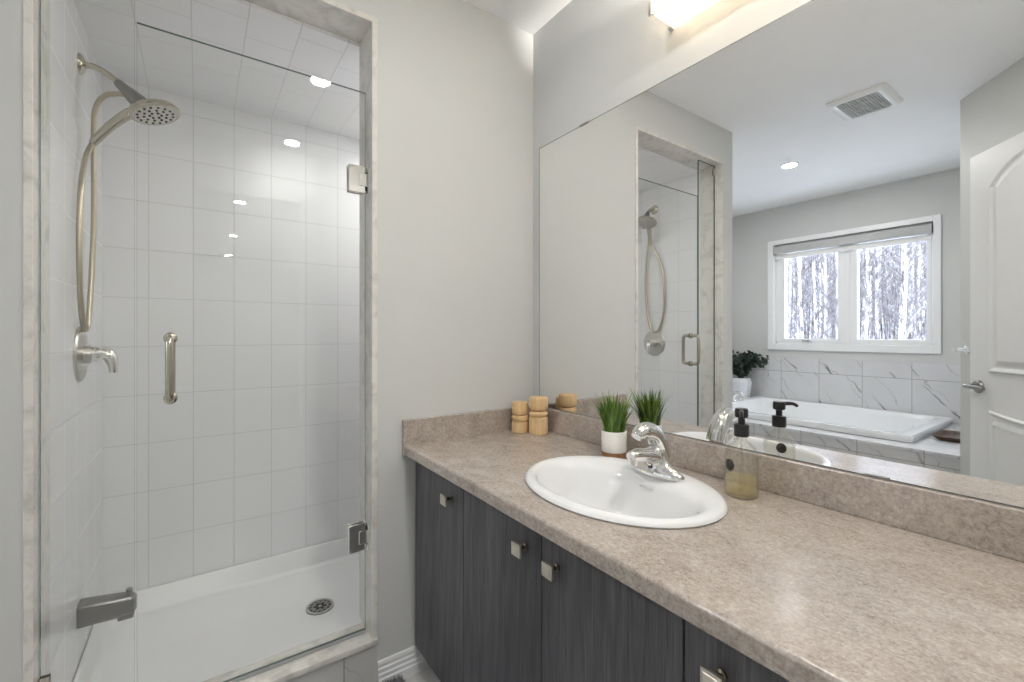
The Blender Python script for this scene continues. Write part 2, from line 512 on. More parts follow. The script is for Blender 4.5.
def cyl(bm, p0, p1, r0, r1=None, n=24, mat=0):
    r1 = r0 if r1 is None else r1
    p0, p1 = Vector(p0), Vector(p1)
    d = p1 - p0
    lathe(bm, [(r0, 0), (r1, d.length)], p0, d, n, mat)

def prism(bm, poly, z0, z1, mat=0, fn=None):
    """poly = list of 2D points; fn maps (u, v, w) to world"""
    fn = fn or (lambda u, v, w: (u, v, w))
    a = [bm.verts.new(fn(u, v, z0)) for u, v in poly]
    b = [bm.verts.new(fn(u, v, z1)) for u, v in poly]
    n = len(poly)
    fs = [bm.faces.new(a), bm.faces.new(b)]
    for i in range(n):
        fs.append(bm.faces.new((a[i], a[(i + 1) % n], b[(i + 1) % n], b[i])))
    for f in fs: f.material_index = mat
    return fs

def rings_surface(bm, rings, close_last=True, close_first=False, mat=0):
    vr = [[bm.verts.new(p) for p in rg] for rg in rings]
    n = len(vr[0])
    for a, b in zip(vr, vr[1:]):
        for i in range(n):
            j = (i + 1) % n
            f = bm.faces.new((a[i], a[j], b[j], b[i])); f.material_index = mat
    if close_last: bm.faces.new(vr[-1]).material_index = mat
    if close_first: bm.faces.new(vr[0]).material_index = mat
    return vr

def rrect(cx, cy, hx, hy, r, n=6):
    pts = []
    for (sx, sy, a0) in ((1, 1, 0), (-1, 1, 90), (-1, -1, 180), (1, -1, 270)):
        for k in range(n + 1):
            a = R(a0 + 90 * k / n)
            pts.append((cx + sx * (hx - r) + r * math.cos(a), cy + sy * (hy - r) + r * math.sin(a)))
    return pts

def copy_tree(o, parent=None):
    c = o.copy(); COL.objects.link(c); c.parent = parent
    for ch in list(o.children): copy_tree(ch, c)
    return c

# ------------------------------------------------------------------ room dimensions
CEIL = 2.44
WALL_END = -1.585            # outer corner of the shower wall
WIN_X = -3.55
YB = -1.80                   # wall with the doorway behind the camera
TUB_END = 1.12
JL, JR = -1.460, -0.679      # shower opening
HEAD = 2.218
CURB = 0.171
SH_BACK = 0.90
SH_L = -1.462
SH_R = -0.02
AC = Vector((-2.211, -0.911)); AD = Vector((0.755, -0.656)).normalized(); AN = Vector((-AD.y, AD.x))
AEND = AC + AD * ((YB - AC.y) / AD.y)

# ------------------------------------------------------------------ structure
b = BM(); box(b, (WIN_X - 0.2, -8.2, -0.08), (0.7, 1.3, 0.0)); struct('floor', b, M['floor'])
b = BM(); box(b, (WIN_X - 0.2, -8.2, CEIL), (0.7, 1.3, CEIL + 0.1)); struct('ceiling', b, M['ceiling'])

b = BM(); box(b, (0.0, YB, 0), (0.12, SH_BACK + 0.1, CEIL)); struct('wall_right', b, M['wall'])
# wall with the shower opening
b = BM()
box(b, (JR + 0.018, 0.0, 0), (0.0, 0.13, CEIL))
box(b, (WALL_END, 0.0, 0), (JL - 0.016, 0.13, CEIL))
box(b, (JL - 0.016, 0.0, HEAD + 0.018), (JR + 0.018, 0.13, CEIL))
struct('wall_shower', b, M['wall'])
# outer side of the shower's left wall (faces the bath)
b = BM(); box(b, (WALL_END, 0.13, 0), (SH_L - 0.01, TUB_END, CEIL)); struct('wall_bath', b, M['wall'])
# tiled shower interior
b = BM(); box(b, (SH_L - 0.01, 0.13, 0.0), (SH_L, SH_BACK + 0.1, 2.22)); struct('wall_shower_left', b, M['tile_side'])
b = BM(); box(b, (SH_L, SH_BACK, 0.0), (SH_R, SH_BACK + 0.1, 2.22)); struct('wall_shower_back', b, M['tile_back'])
b = BM(); box(b, (SH_R, 0.13, 0.0), (0.0, SH_BACK, 2.22)); struct('wall_shower_right', b, M['tile_side'])
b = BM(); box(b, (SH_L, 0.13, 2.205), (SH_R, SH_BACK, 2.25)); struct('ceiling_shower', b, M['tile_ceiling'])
# inner face of the front wall, tiled
b = BM(); box(b, (JR + 0.018, 0.13, 0.0), (SH_R, 0.137, 2.21)); struct('wall_shower_front', b, M['tile_back'])

# marble slabs lining the opening
b = BM(); box(b, (JR, -0.005, CURB), (JR + 0.018, 0.14, HEAD), 0.0015); struct('trim_1', b, M['marble'], label='marble slab on the right jamb')
b = BM(); box(b, (JL - 0.016, -0.005, CURB), (JL, 0.14, HEAD), 0.0015); struct('trim_2', b, M['marble'], label='marble slab on the left jamb')
b = BM(); box(b, (JL - 0.016, -0.005, HEAD), (JR + 0.018, 0.14, HEAD + 0.018), 0.0015); struct('trim_3', b, M['marble'], label='marble slab under the header')
b = BM(); box(b, (JL - 0.016, -0.012, CURB - 0.02), (JR + 0.018, 0.105, CURB), 0.003); struct('trim_4', b, M['marble'], smooth=40, label='marble slab on the shower curb')
b = BM(); box(b, (JL - 0.016, 0.0, 0.0), (JR + 0.018, 0.10, CURB - 0.02)); struct('wall_curb', b, M['marble_curb'])

# window wall with a hole for the window
WY0, WY1, WZ0, WZ1 = -0.538, 0.638, 1.088, 2.062
b = BM()
T = 0.16
box(b, (WIN_X - T, -1.1, 0), (WIN_X, WY0, CEIL)); box(b, (WIN_X - T, WY1, 0), (WIN_X, TUB_END + 0.1, CEIL))
box(b, (WIN_X - T, WY0, 0), (WIN_X, WY1, WZ0)); box(b, (WIN_X - T, WY0, WZ1), (WIN_X, WY1, CEIL))
struct('wall_window', b, M['wall'])
b = BM(); box(b, (WIN_X, TUB_END, 0), (SH_L - 0.01, TUB_END + 0.1, CEIL)); struct('wall_tub_end', b, M['wall'])
b = BM(); box(b, (WIN_X, AC.y - 0.1, 0), (AC.x - 0.08, AC.y, CEIL)); struct('wall_tub_side', b, M['wall'])
b = BM()
p = [AC, AEND, AEND - AN * 0.1 + AD * 0.05, AC - AN * 0.12 - AD * 0.04, AC + Vector((-0.08, 0)) + Vector((0, -0.1)), AC + Vector((-0.08, 0))]
prism(b, [(q.x, q.y) for q in p], 0, CEIL); struct('wall_angled', b, M['wall'])
# wall behind the camera, with a doorway to the hall
DX0, DX1, DZ = AEND.x + 0.02, -0.56, 2.09
b = BM()
box(b, (DX1, YB - 0.12, 0), (0.7, YB, CEIL)); box(b, (-2.2, YB - 0.12, 0), (DX0, YB, CEIL)); box(b, (DX0, YB - 0.12, DZ), (DX1, YB, CEIL))
struct('wall_doorway', b, M['wall'])
# the hall beyond
b = BM()
box(b, (-2.2, -8.1, 0), (-2.1, YB - 0.12, CEIL)); struct('wall_hall_left', b, M['wall'])
b = BM(); box(b, (0.6, -8.1, 0), (0.7, YB - 0.12, CEIL)); struct('wall_hall_right', b, M['wall'])
b = BM(); box(b, (-2.1, -8.1, 0), (0.6, -8.0, CEIL)); struct('wall_hall_end', b, M['wall'])

# marble band round the bath
b = BM(); box(b, (WIN_X, AC.y, 0.45), (WIN_X + 0.01, TUB_END, 0.952)); struct('trim_5', b, M['marble_tub'], label='veined marble tile band behind the bath')
b = BM(); box(b, (WIN_X + 0.01, TUB_END - 0.01, 0.45), (-2.3, TUB_END, 0.952)); struct('trim_6', b, M['marble_tub_x'])
b = BM(); box(b, (WIN_X + 0.01, AC.y, 0.45), (-2.3, AC.y + 0.01, 0.952)); struct('trim_7', b, M['marble_tub_x'])

# baseboard: moulded section along the strip of wall between shower and cabinet
prof = [(0.0, 0.0), (-0.016, 0.0), (-0.016, 0.03), (-0.012, 0.034), (-0.0125, 0.045), (-0.009, 0.05), (-0.0095, 0.062), (-0.006, 0.066), (-0.0075, 0.078), (-0.005, 0.086), (0.0, 0.088)]
b = BM(); prism(b, prof, JR + 0.019, -0.46, fn=lambda u, v, w: (w, u, v)); struct('baseboard_shower', b, M['trim'], label='white moulded baseboard')

# window: casing, frame, sashes, panes
def wbox(bm, x0, x1, y0, y1, z0, z1, bev=0.003): box(bm, (x0, y0, z0), (x1, y1, z1), bev)
win = bpy.data.objects.new('window_1', None); COL.objects.link(win); win.location = (WIN_X, 0.055, WZ0); win['kind'] = 'structure'
win['label'] = 'white framed double window over the bath'
b = BM()
cx0, cx1 = WIN_X, WIN_X + 0.018
wbox(b, cx0, cx1, -0.583, WY0, 1.028, 2.107); wbox(b, cx0, cx1, WY1, 0.693, 1.028, 2.107)
wbox(b, cx0, cx1, WY0, WY1, 1.028, WZ0); wbox(b, cx0, cx1, WY0, WY1, WZ1, 2.107)
part('casing', b, M['trim'], win)
fx0, fx1 = WIN_X - 0.09, WIN_X - 0.03
b = BM()
wbox(b, fx0, fx1, WY0, WY0 + 0.02, WZ0, WZ1); wbox(b, fx0, fx1, WY1 - 0.02, WY1, WZ0, WZ1)
wbox(b, fx0, fx1, WY0, WY1, WZ0, WZ0 + 0.02); wbox(b, fx0, fx1, WY0, WY1, WZ1 - 0.03, WZ1)
wbox(b, fx0, fx1 + 0.004, 0.015, 0.055, WZ0, WZ1)
# painted returns of the opening
wbox(b, WIN_X - 0.16, WIN_X, WY0 - 0.001, WY0 + 0.004, WZ0, WZ1, 0); wbox(b, WIN_X - 0.16, WIN_X, WY1 - 0.004, WY1 + 0.001, WZ0, WZ1, 0)
part('frame', b, M['vinyl'], win)
for (s0, s1, p0, p1) in ((0.055, 0.618, 0.109, 0.554), (-0.518, 0.015, -0.491, -0.037)):
    b = BM()
    zx0, zx1 = fx0 + 0.005, fx1 + 0.002
    wbox(b, zx0, zx1, s0, p0, WZ0 + 0.02, WZ1 - 0.03); wbox(b, zx0, zx1, p1, s1, WZ0 + 0.02, WZ1 - 0.03)
    wbox(b, zx0, zx1, p0, p1, WZ0 + 0.02, 1.136); wbox(b, zx0, zx1, p0, p1, 1.975, WZ1 - 0.03)
    sash = part('sash', b, M['vinyl'], win)
    b = BM(); wbox(b, fx0 + 0.022, fx0 + 0.03, p0, p1, 1.136, 1.975, 0)
    part('pane', b, M['window_glass'], sash)
b = BM()
box(b, (fx1 + 0.002, 0.335, 1.112), (fx1 + 0.014, 0.395, 1.126), 0.003)
tube(b, [(fx1 + 0.014, 0.385, 1.119), (fx1 + 0.022, 0.36, 1.112), (fx1 + 0.02, 0.31, 1.108)], 0.0045, 8)
part('crank', b, M['darknickel'], win, smooth=40)

# ------------------------------------------------------------------ door leaf standing in front of the angled wall
DO = Vector((-1.939, -0.991))
def dfn(u, v, w): q = DO + AD * u + AN * w; return (q.x, q.y, v)
door = bpy.data.objects.new('door_1', None); COL.objects.link(door); door.location = (DO.x, DO.y, 0.012); door['kind'] = 'structure'
door['label'] = 'white arched two-panel door'
DWID = 0.71
b = BM(); prism(b, [(0, 0.012), (DWID, 0.012), (DWID, 2.04), (0, 2.04)], -0.035, 0.0, fn=dfn)
def loop_mould(bm, pts, w=0.03, h=0.006):
    """a moulded ridge following a closed outline in the door's plane, with a raised field inside"""
    c = Vector((sum(p[0] for p in pts) / len(pts), sum(p[1] for p in pts) / len(pts)))
    n = len(pts)
    def off(d):
        out = []
        for i in range(n):
            p0, p1, p2 = Vector(pts[i - 1]), Vector(pts[i]), Vector(pts[(i + 1) % n])
            e1 = (p1 - p0).normalized(); e2 = (p2 - p1).normalized()
            n1 = Vector((-e1.y, e1.x)); n2 = Vector((-e2.y, e2.x))
            nn = (n1 + n2).normalized(); k = 1 / max(0.5, nn.dot(n1))
            out.append(p1 + nn * d * k)
        return out
    prof = [(0.0, 0.0), (0.004, 0.007), (0.009, 0.009), (0.014, 0.007), (0.024, 0.001), (0.034, 0.001), (0.056, 0.009)]
    rg = [[dfn(q.x, q.y, hh) for q in off(d)] for d, hh in prof]
    vr = [[bm.verts.new(p) for p in r] for r in rg]
    for a, c2 in zip(vr, vr[1:]):
        for i in range(n):
            j = (i + 1) % n
            bm.faces.new((a[i], a[j], c2[j], c2[i]))
    bm.faces.new(vr[-1])
pl, pr = 0.118, DWID - 0.118
arch = [(pl, 1.005), (pr, 1.005), (pr, 1.865)]
hw = (pr - pl) / 2; rs = 0.11; RR = (hw * hw + rs * rs) / (2 * rs)
for k in range(1, 20):
    u_ = pr - (pr - pl) * k / 20
    arch.append((u_, 1.865 + rs - RR + math.sqrt(RR * RR - (u_ - (pl + pr) / 2) ** 2)))
arch.append((pl, 1.865))
loop_mould(b, arch)
low = [(pl, 0.20), (pr, 0.20), (pr, 0.79)]
for k in range(1, 14):
    t = k / 14
    low.append((pr + (pl - pr) * t, 0.83 - 0.02 * math.sin(math.pi * t)))
low.append((pl, 0.83)); low[2] = (pr, 0.83)
loop_mould(b, low)
part('leaf', b, M['door'], door)
b = BM()
ro = Vector(dfn(0.055, 0.933, 0.0)); an3 = Vector((AN.x, AN.y, 0)); ad3 = Vector((AD.x, AD.y, 0))
lathe(b, [(0.0, 0.0), (0.031, 0.0), (0.031, 0.006), (0.026, 0.012), (0.013, 0.014), (0.011, 0.05), (0, 0.05)], ro, an3, 28)
tube(b, smooth_path([ro + an3 * 0.048 - ad3 * 0.008, ro + an3 * 0.054 + ad3 * 0.03, ro + an3 * 0.054 + ad3 * 0.11], 4), [0.011, 0.010, 0.008], 12)
part('lever_handle', b, M['darknickel'], door, smooth=40, label='dark nickel lever handle')

# ------------------------------------------------------------------ vanity
V0, V1 = -0.012, -1.768
FRONT = -0.53
ctr_root = root('vanity_cabinet', (-0.28, -0.89, 0.0), 'long dark charcoal woodgrain vanity cabinet under the taupe countertop', 'cabinet')
b = BM()
box(b, (-0.51, V1, 0.095), (-0.006, V1 + 0.016, 0.762)); box(b, (-0.51, V0 - 0.016, 0.095), (-0.006, V0, 0.762))
box(b, (-0.51, V1 + 0.016, 0.095), (-0.006, V0 - 0.016, 0.112)); box(b, (-0.022, V1 + 0.016, 0.112), (-0.006, V0 - 0.016, 0.762))
for y in (-0.356, -1.0615, -1.414): box(b, (-0.51, y - 0.008, 0.112), (-0.022, y + 0.008, 0.60))
box(b, (-0.51, V1 + 0.016, 0.735), (-0.495, V0 - 0.016, 0.762))
part('carcass', b, M['darkwood'], ctr_root)
b = BM(); box(b, (-0.47, V1, 0.0), (-0.452, V0, 0.095)); part('toe_kick', b, M['kick'], ctr_root)
seams = [V0 + 0.002, -0.356, -0.71, -1.0615, -1.414, V1]
knobs = [-0.276, -0.646, -0.757, -1.119, -1.69]
for i in range(5):
    y1, y0 = seams[i] - 0.0015, seams[i + 1] + 0.0015
    b = BM(); box(b, (FRONT, y0, 0.094), (FRONT + 0.019, y1, 0.758), 0.0012, 1)
    d = part('door', b, M['darkwood'], ctr_root)
    ky, kz = knobs[i] - 0.004, 0.691
    b = BM()
    lathe(b, [(0, 0), (0.009, 0), (0.009, 0.003), (0.0055, 0.006), (0.0055, 0.018), (0.008, 0.021), (0, 0.021)], (FRONT, ky, kz), (-1, 0, 0), 16, mat=1)
    box(b, (FRONT - 0.029, ky - 0.0165, kz - 0.0155), (FRONT - 0.021, ky + 0.0165, kz + 0.0155), 0.002)
    box(b, (FRONT - 0.0305, ky - 0.0115, kz - 0.0105), (FRONT - 0.029, ky + 0.0115, kz + 0.0105), 0.0006, 1)
    part('knob', b, [M['knob'], M['oldbrass']], d, smooth=35, label='square champagne metal knob')

# ------------------------------------------------------------------ countertop with an oval cut-out
SKX, SKY, SKA, SKB = -0.2908, -0.7136, 0.2635, 0.2086
ZT = 0.80
ct = root('countertop', (-0.29, -0.89, 0.765), 'taupe stone-look laminate countertop with backsplash around the white sink', 'countertop')
b = BM()
XF, YR = -0.556, -1.79
NH = 64
outer = [(XF, -0.0), (-0.0, -0.0), (-0.0, YR), (XF, YR)]
hole = [(SKX + 0.19 * math.cos(2 * math.pi * k / NH), SKY + 0.243 * math.sin(2 * math.pi * k / NH)) for k in range(NH)]
def holed(z):
    ov = [b.verts.new((x, y, z)) for x, y in outer]; hv = [b.verts.new((x, y, z)) for x, y in hole]
    es = [b.edges.new((ov[i], ov[(i + 1) % 4])) for i in range(4)] + [b.edges.new((hv[i], hv[(i + 1) % NH])) for i in range(NH)]
    bmesh.ops.triangle_fill(b, use_beauty=True, use_dissolve=False, edges=es)
    return ov, hv
o1, h1 = holed(ZT); o0, h0 = holed(ZT - 0.035)
for i in range(NH): b.faces.new((h1[i], h1[(i + 1) % NH], h0[(i + 1) % NH], h0[i]))
for i in (0, 1, 2): b.faces.new((o1[i], o1[i + 1], o0[i + 1], o0[i]))
# rounded front nosing
pr_ = [(XF, ZT)] + [(XF - 0.004 - 0.008 * math.sin(R(a)), ZT - 0.008 + 0.008 * math.cos(R(a))) for a in range(0, 91, 15)] + \
      [(XF - 0.012, ZT - 0.033), (XF - 0.010, ZT - 0.0355), (XF, ZT - 0.0355)]
va = [b.verts.new((x, 0.0, z)) for x, z in pr_]; vb = [b.verts.new((x, YR, z)) for x, z in pr_]
for i in range(len(pr_) - 1): b.faces.new((va[i], va[i + 1], vb[i + 1], vb[i]))
b.faces.new(va); b.faces.new(vb)
bmesh.ops.remove_doubles(b, verts=b.verts[:], dist=1e-5)
part('slab', b, M['laminate'], ct, smooth=30)
b = BM(); box(b, (-0.019, YR, ZT), (-0.0003, 0.0, 0.886), 0.002, 2); part('backsplash', b, M['laminate'], ct)
b = BM(); box(b, (-0.576, -0.019, ZT - 0.036), (-0.019, 0.0, 0.886), 0.002, 2); part('side_splash', b, M['laminate'], ct)

# ------------------------------------------------------------------ sink
sk = root('sink', (SKX, SKY, ZT), 'white oval drop-in sink set into the taupe countertop', 'sink')
b = BM()
rim = [(1.0, 0, 'o', 0.0), ]
prof = [  # a (along y), b (along x), x offset, z
    (0.2605, 0.2056, 0.0, 0.0005), (0.2635, 0.2086, 0.0, 0.004), (0.2615, 0.2066, 0.0, 0.0095), (0.255, 0.200, 0.0, 0.0135), (0.245, 0.189, -0.002, 0.0150),
    (0.236, 0.170, -0.012, 0.0140), (0.228, 0.154, -0.022, 0.0095), (0.222, 0.145, -0.027, 0.001), (0.216, 0.139, -0.030, -0.012), (0.207, 0.132, -0.030, -0.035),
    (0.194, 0.122, -0.028, -0.065), (0.176, 0.113, -0.024, -0.095), (0.145, 0.093, -0.021, -0.118), (0.10, 0.066, -0.016, -0.132), (0.05, 0.04, -0.012, -0.138), (0.022, 0.022, -0.010, -0.141)]
NS = 72
rings = [[(SKX + ox + bb * math.cos(2 * math.pi * k / NS), SKY + a * math.sin(2 * math.pi * k / NS), ZT + z) for k in range(NS)] for a, bb, ox, z in prof]
rings_surface(b, rings, True)
part('basin', b, M['ceramic'], sk, smooth=50)
b = BM()
lathe(b, [(0.0, 0.004), (0.010, 0.0045), (0.018, 0.002), (0.022, 0.003), (0.024, 0.0), (0.0, -0.002)], (SKX - 0.010, SKY, ZT - 0.1405), (0, 0, 1), 24)
part('drain_plug', b, M['chrome'], sk, smooth=40)
b = BM()   # faint maker's mark strokes on the back slope of the bowl
x = 0.0
for wdt in (0.003, 0.002, 0.003, 0.002, 0.004, 0.002, 0.003, 0.003, 0.002, 0.003):
    cy_ = SKY + 0.012 - x
    th = math.acos(min(1, abs(cy_ - SKY) / 1.0))
    xx = SKX - 0.0235 + 0.1415
    tt = math.sqrt(max(0, 1 - ((cy_ - SKY) / 0.214) ** 2))
    xx = SKX - 0.030 + 0.1362 * tt
    box(b, (xx - 0.0045, cy_ - wdt, ZT - 0.0205), (xx - 0.0022, cy_, ZT - 0.0178))
    x += wdt + 0.0016
part('maker_mark', b, M['ventdark'], sk, label='tiny grey maker mark')

# ------------------------------------------------------------------ faucet
FX, FY, FZ = -0.155, -0.731, ZT + 0.0130
fc = root('faucet', (FX, FY, FZ), 'chrome single-lever faucet on the back ledge of the white sink', 'faucet')
b = BM()
def base_ring(hy, hx, z, ox=0.0):
    return [(FX + ox + hx * math.copysign(abs(math.cos(a)) ** 0.9, math.cos(a)), FY + hy * math.copysign(abs(math.sin(a)) ** 0.8, math.sin(a)), z) for a in [2 * math.pi * k / 40 for k in range(40)]]
def waisted(hy, hx, hc, z, ox=0.0):
    out = []
    for k in range(40):
        a = 2 * math.pi * k / 40
        y = hy * math.copysign(abs(math.sin(a)) ** 0.85, math.sin(a))
        w = hx + (hc - hx) * math.exp(-(y / 0.03) ** 2)
        out.append((FX + ox + w * math.copysign(abs(math.cos(a)) ** 0.8, math.cos(a)), FY + y, z))
    return out
rings_surface(b, [waisted(0.080, 0.023, 0.029, FZ), waisted(0.081, 0.024, 0.030, FZ + 0.004), waisted(0.080, 0.023, 0.029, FZ + 0.009),
                  waisted(0.074, 0.019, 0.027, FZ + 0.014), waisted(0.060, 0.014, 0.025, FZ + 0.021), waisted(0.043, 0.010, 0.024, FZ + 0.028),
                  base_ring(0.0265, 0.026, FZ + 0.042), base_ring(0.0255, 0.026, FZ + 0.058), base_ring(0.023, 0.023, FZ + 0.070), base_ring(0.012, 0.012, FZ + 0.078)], True, True)
part('body', b, M['chrome'], fc, smooth=50)
b = BM()
tube(b, smooth_path([(FX + 0.004, FY, FZ + 0.040), (FX - 0.030, FY, FZ + 0.052), (FX - 0.065, FY, FZ + 0.060), (FX - 0.092, FY, FZ + 0.062), (FX - 0.104, FY, FZ + 0.060)], 5),
     [0.024, 0.0225, 0.0195, 0.0165, 0.013], 20, flat=(1.05, 0.9))
cyl(b, (FX - 0.092, FY, FZ + 0.056), (FX - 0.092, FY, FZ + 0.038), 0.0125, 0.0115, 20)
part('spout', b, M['chrome'], fc, smooth=50)
b = BM()
tube(b, smooth_path([(FX + 0.019, FY, FZ + 0.046), (FX + 0.008, FY, FZ + 0.078), (FX - 0.010, FY, FZ + 0.103), (FX - 0.036, FY, FZ + 0.118), (FX - 0.064, FY, FZ + 0.118), (FX - 0.080, FY, FZ + 0.107)], 5),
     [0.030, 0.030, 0.030, 0.029, 0.025, 0.017], 20, flat=(0.9, 0.80), up=(-1, 0, 0))
part('lever', b, M['chrome'], fc, smooth=50)
b = BM()
lathe(b, [(0, 0), (0.0035, 0), (0.0035, 0.002), (0, 0.003)], (FX - 0.0285, FY + 0.0, FZ + 0.0225), (-1, 0, 0.4), 12)
part('indicator_dot', b, M['gasket'], fc, smooth=40, label='tiny dark temperature dot')

# ------------------------------------------------------------------ soap dispenser
BX, BY = -0.099, -0.928
sp = root('soap_dispenser', (BX, BY, ZT), 'clear glass soap bottle with black pump and yellow liquid beside the sink', 'soap dispenser')
b = BM()
lathe(b, [(0, 0.001), (0.030, 0.001), (0.035, 0.004), (0.0365, 0.010), (0.0365, 0.095), (0.035, 0.106), (0.030, 0.117), (0.021, 0.126), (0.0145, 0.131), (0.0125, 0.136), (0.0125, 0.146)], (BX, BY, ZT), n=40, caps=False)
lathe(b, [(0.0105, 0.146), (0.0105, 0.136), (0.0125, 0.130), (0.019, 0.1235), (0.028, 0.1145), (0.0325, 0.105), (0.034, 0.095), (0.034, 0.012), (0.030, 0.007), (0, 0.007)], (BX, BY, ZT), n=40, caps=False)
part('bottle', b, M['bottle_glass'], sp, smooth=50)
b = BM()
lathe(b, [(0, 0.0075), (0.029, 0.0075), (0.0333, 0.012), (0.0333, 0.046), (0, 0.046)], (BX, BY, ZT), n=40)
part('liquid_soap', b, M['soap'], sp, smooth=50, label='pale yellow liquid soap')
b = BM()
lathe(b, [(0.0155, 0.142), (0.0165, 0.144), (0.0165, 0.168), (0.0150, 0.170), (0.0075, 0.171), (0.0075, 0.185), (0.0135, 0.187), (0.0145, 0.190), (0.0145, 0.2045), (0.013, 0.207), (0, 0.207)], (BX, BY, ZT), n=28)
tube(b, smooth_path([(BX, BY, ZT + 0.201), (BX - 0.022, BY - 0.011, ZT + 0.2015), (BX - 0.036, BY - 0.019, ZT + 0.200), (BX - 0.046, BY - 0.024, ZT + 0.194)], 4), [0.006, 0.005, 0.0045, 0.004], 10)
part('pump', b, M['black'], sp, smooth=40, label='black plastic pump')
b = BM(); tube(b, [(BX, BY, ZT + 0.145), (BX + 0.003, BY, ZT + 0.07), (BX + 0.008, BY, ZT + 0.012)], 0.0028, 8)
part('dip_tube', b, M['bottle_glass'], sp, smooth=40)
b = BM()
a0 = math.atan2(0.27, -0.96)
st = []
for k in range(20):
    t = 2 * math.pi * k / 20
    aa = a0 + 0.0125 * math.cos(t) / 0.0368
    st.append((BX + 0.0372 * math.cos(aa), BY + 0.0372 * math.sin(aa), ZT + 0.078 + 0.0135 * math.sin(t)))
vs = [b.verts.new(p) for p in st]; b.faces.new(vs)
ex = bmesh.ops.extrude_face_region(b, geom=b.faces[:])
for v in [g for g in ex['geom'] if isinstance(g, bmesh.types.BMVert)]:
    v.co += (Vector((BX, BY, v.co.z)) - v.co).normalized() * 0.0005
part('sticker', b, M['sticker'], sp, label='black oval sticker')

# ------------------------------------------------------------------ potted grass
PX, PY = -0.092, -0.527
pg = root('potted_grass', (PX, PY, ZT), 'green artificial grass in white pot with brown base by the faucet', 'plant')
b = BM(); lathe(b, [(0, 0.0), (0.034, 0.0), (0.036, 0.002), (0.0365, 0.020), (0, 0.020)], (PX, PY, ZT), n=40)
pot = part('pot', b, M['rawclay'], pg, smooth=40, label='unglazed brown lower pot')
b = BM(); lathe(b, [(0, 0.0202), (0.0370, 0.0202), (0.0380, 0.022), (0.0385, 0.082), (0.0375, 0.0835), (0.0350, 0.0835), (0.0345, 0.0815), (0.0345, 0.070), (0, 0.070)], (PX, PY, ZT), n=40)
part('glaze', b, M['plaster'], pot, smooth=40, label='white glazed upper pot')
b = BM(); lathe(b, [(0, 0.0705), (0.034, 0.0705), (0.033, 0.074), (0.02, 0.077), (0, 0.078)], (PX, PY, ZT), n=24); part('soil', b, M['soil'], pg, smooth=40)
b = BM()
rg = random.Random(3)
def blade(bm, base, out_dir, h, lean, w, curl):
    side = Vector((-out_dir.y, out_dir.x, 0)); prev = None
    n = 5
    for i in range(n + 1):
        t = i / n
        p_ = base + Vector((0, 0, h * t - curl * t * t * 0.3)) + out_dir * (lean * t ** 1.7)
        ww = w * (1 - t ** 2.2) * (0.75 + 0.25 * min(1, t * 4))
        if i == n: cur = (bm.verts.new(p_),)
        else: cur = (bm.verts.new(p_ - side * ww), bm.verts.new(p_ + out_dir * ww * 0.35), bm.verts.new(p_ + side * ww))
        if prev:
            if len(cur) == 1:
                bm.faces.new((prev[0], prev[1], cur[0])); bm.faces.new((prev[1], prev[2], cur[0]))
            else:
                bm.faces.new((prev[0], prev[1], cur[1], cur[0])); bm.faces.new((prev[1], prev[2], cur[2], cur[1]))
        prev = cur
for i in range(165):
    r_ = 0.030 * math.sqrt(rg.random()); a = rg.random() * 2 * math.pi
    base = Vector((PX + r_ * math.cos(a), PY + r_ * math.sin(a), ZT + 0.072))
    od = Vector((math.cos(a + rg.uniform(-.6, .6)), math.sin(a + rg.uniform(-.6, .6)), 0)).normalized()
    lean = r_ / 0.030 * rg.uniform(0.006, 0.044) + rg.uniform(0, 0.008)
    if i < 16: lean = rg.uniform(0.035, 0.06)
    blade(b, base, od, rg.uniform(0.085, 0.140), lean * 1.2, rg.uniform(0.0028, 0.0050), rg.uniform(0, 0.05))
part('grass_blades', b, M['grass'], pg, smooth=60)

# ------------------------------------------------------------------ turned wooden holders
def holder(loc, r, h, label, prof):
    t = root('candle_holder', loc, label, 'candle holder', 'wooden candle holders in the counter corner')
    b_ = BM(); lathe(b_, [(r * a, h * z) for a, z in prof], loc, n=40)
    part('turned_body', b_, M['palewood'], t, smooth=35)
    b_ = BM(); lathe(b_, [(0, h - 0.004), (r * 0.52, h - 0.004), (r * 0.55, h + 0.0012), (r * 0.62, h + 0.0012), (r * 0.62, h - 0.001), (0, h - 0.001)], loc, n=32)
    part('candle_cup', b_, M['palewood'], t, smooth=35)
    return t
pshort = [(0, 0), (0.93, 0), (0.98, 0.015), (0.98, 0.32), (0.93, 0.36), (0.72, 0.375), (0.72, 0.39), (0.94, 0.405), (1.0, 0.43), (1.0, 0.53), (0.93, 0.56), (0.70, 0.575), (0.70, 0.59), (0.90, 0.605), (0.97, 0.65), (0.98, 0.95), (0.94, 0.99), (0.90, 1.0), (0, 1.0)]
ptall = [(0, 0), (0.95, 0), (1.0, 0.015), (1.0, 0.42), (0.95, 0.455), (0.84, 0.47), (0.78, 0.475), (0.78, 0.49), (0.90, 0.50), (0.95, 0.52), (0.95, 0.585), (0.88, 0.615), (0.66, 0.63), (0.66, 0.645), (0.86, 0.66), (0.97, 0.71), (1.0, 0.78), (1.0, 0.955), (0.96, 0.99), (0.92, 1.0), (0, 1.0)]
holder((-0.118, -0.068, ZT), 0.0335, 0.117, 'shorter pale wooden candle holder, touching the side splash in the counter corner', pshort)
holder((-0.080, -0.136, ZT), 0.0365, 0.140, 'taller pale wooden candle holder in front of the mirror corner', ptall)

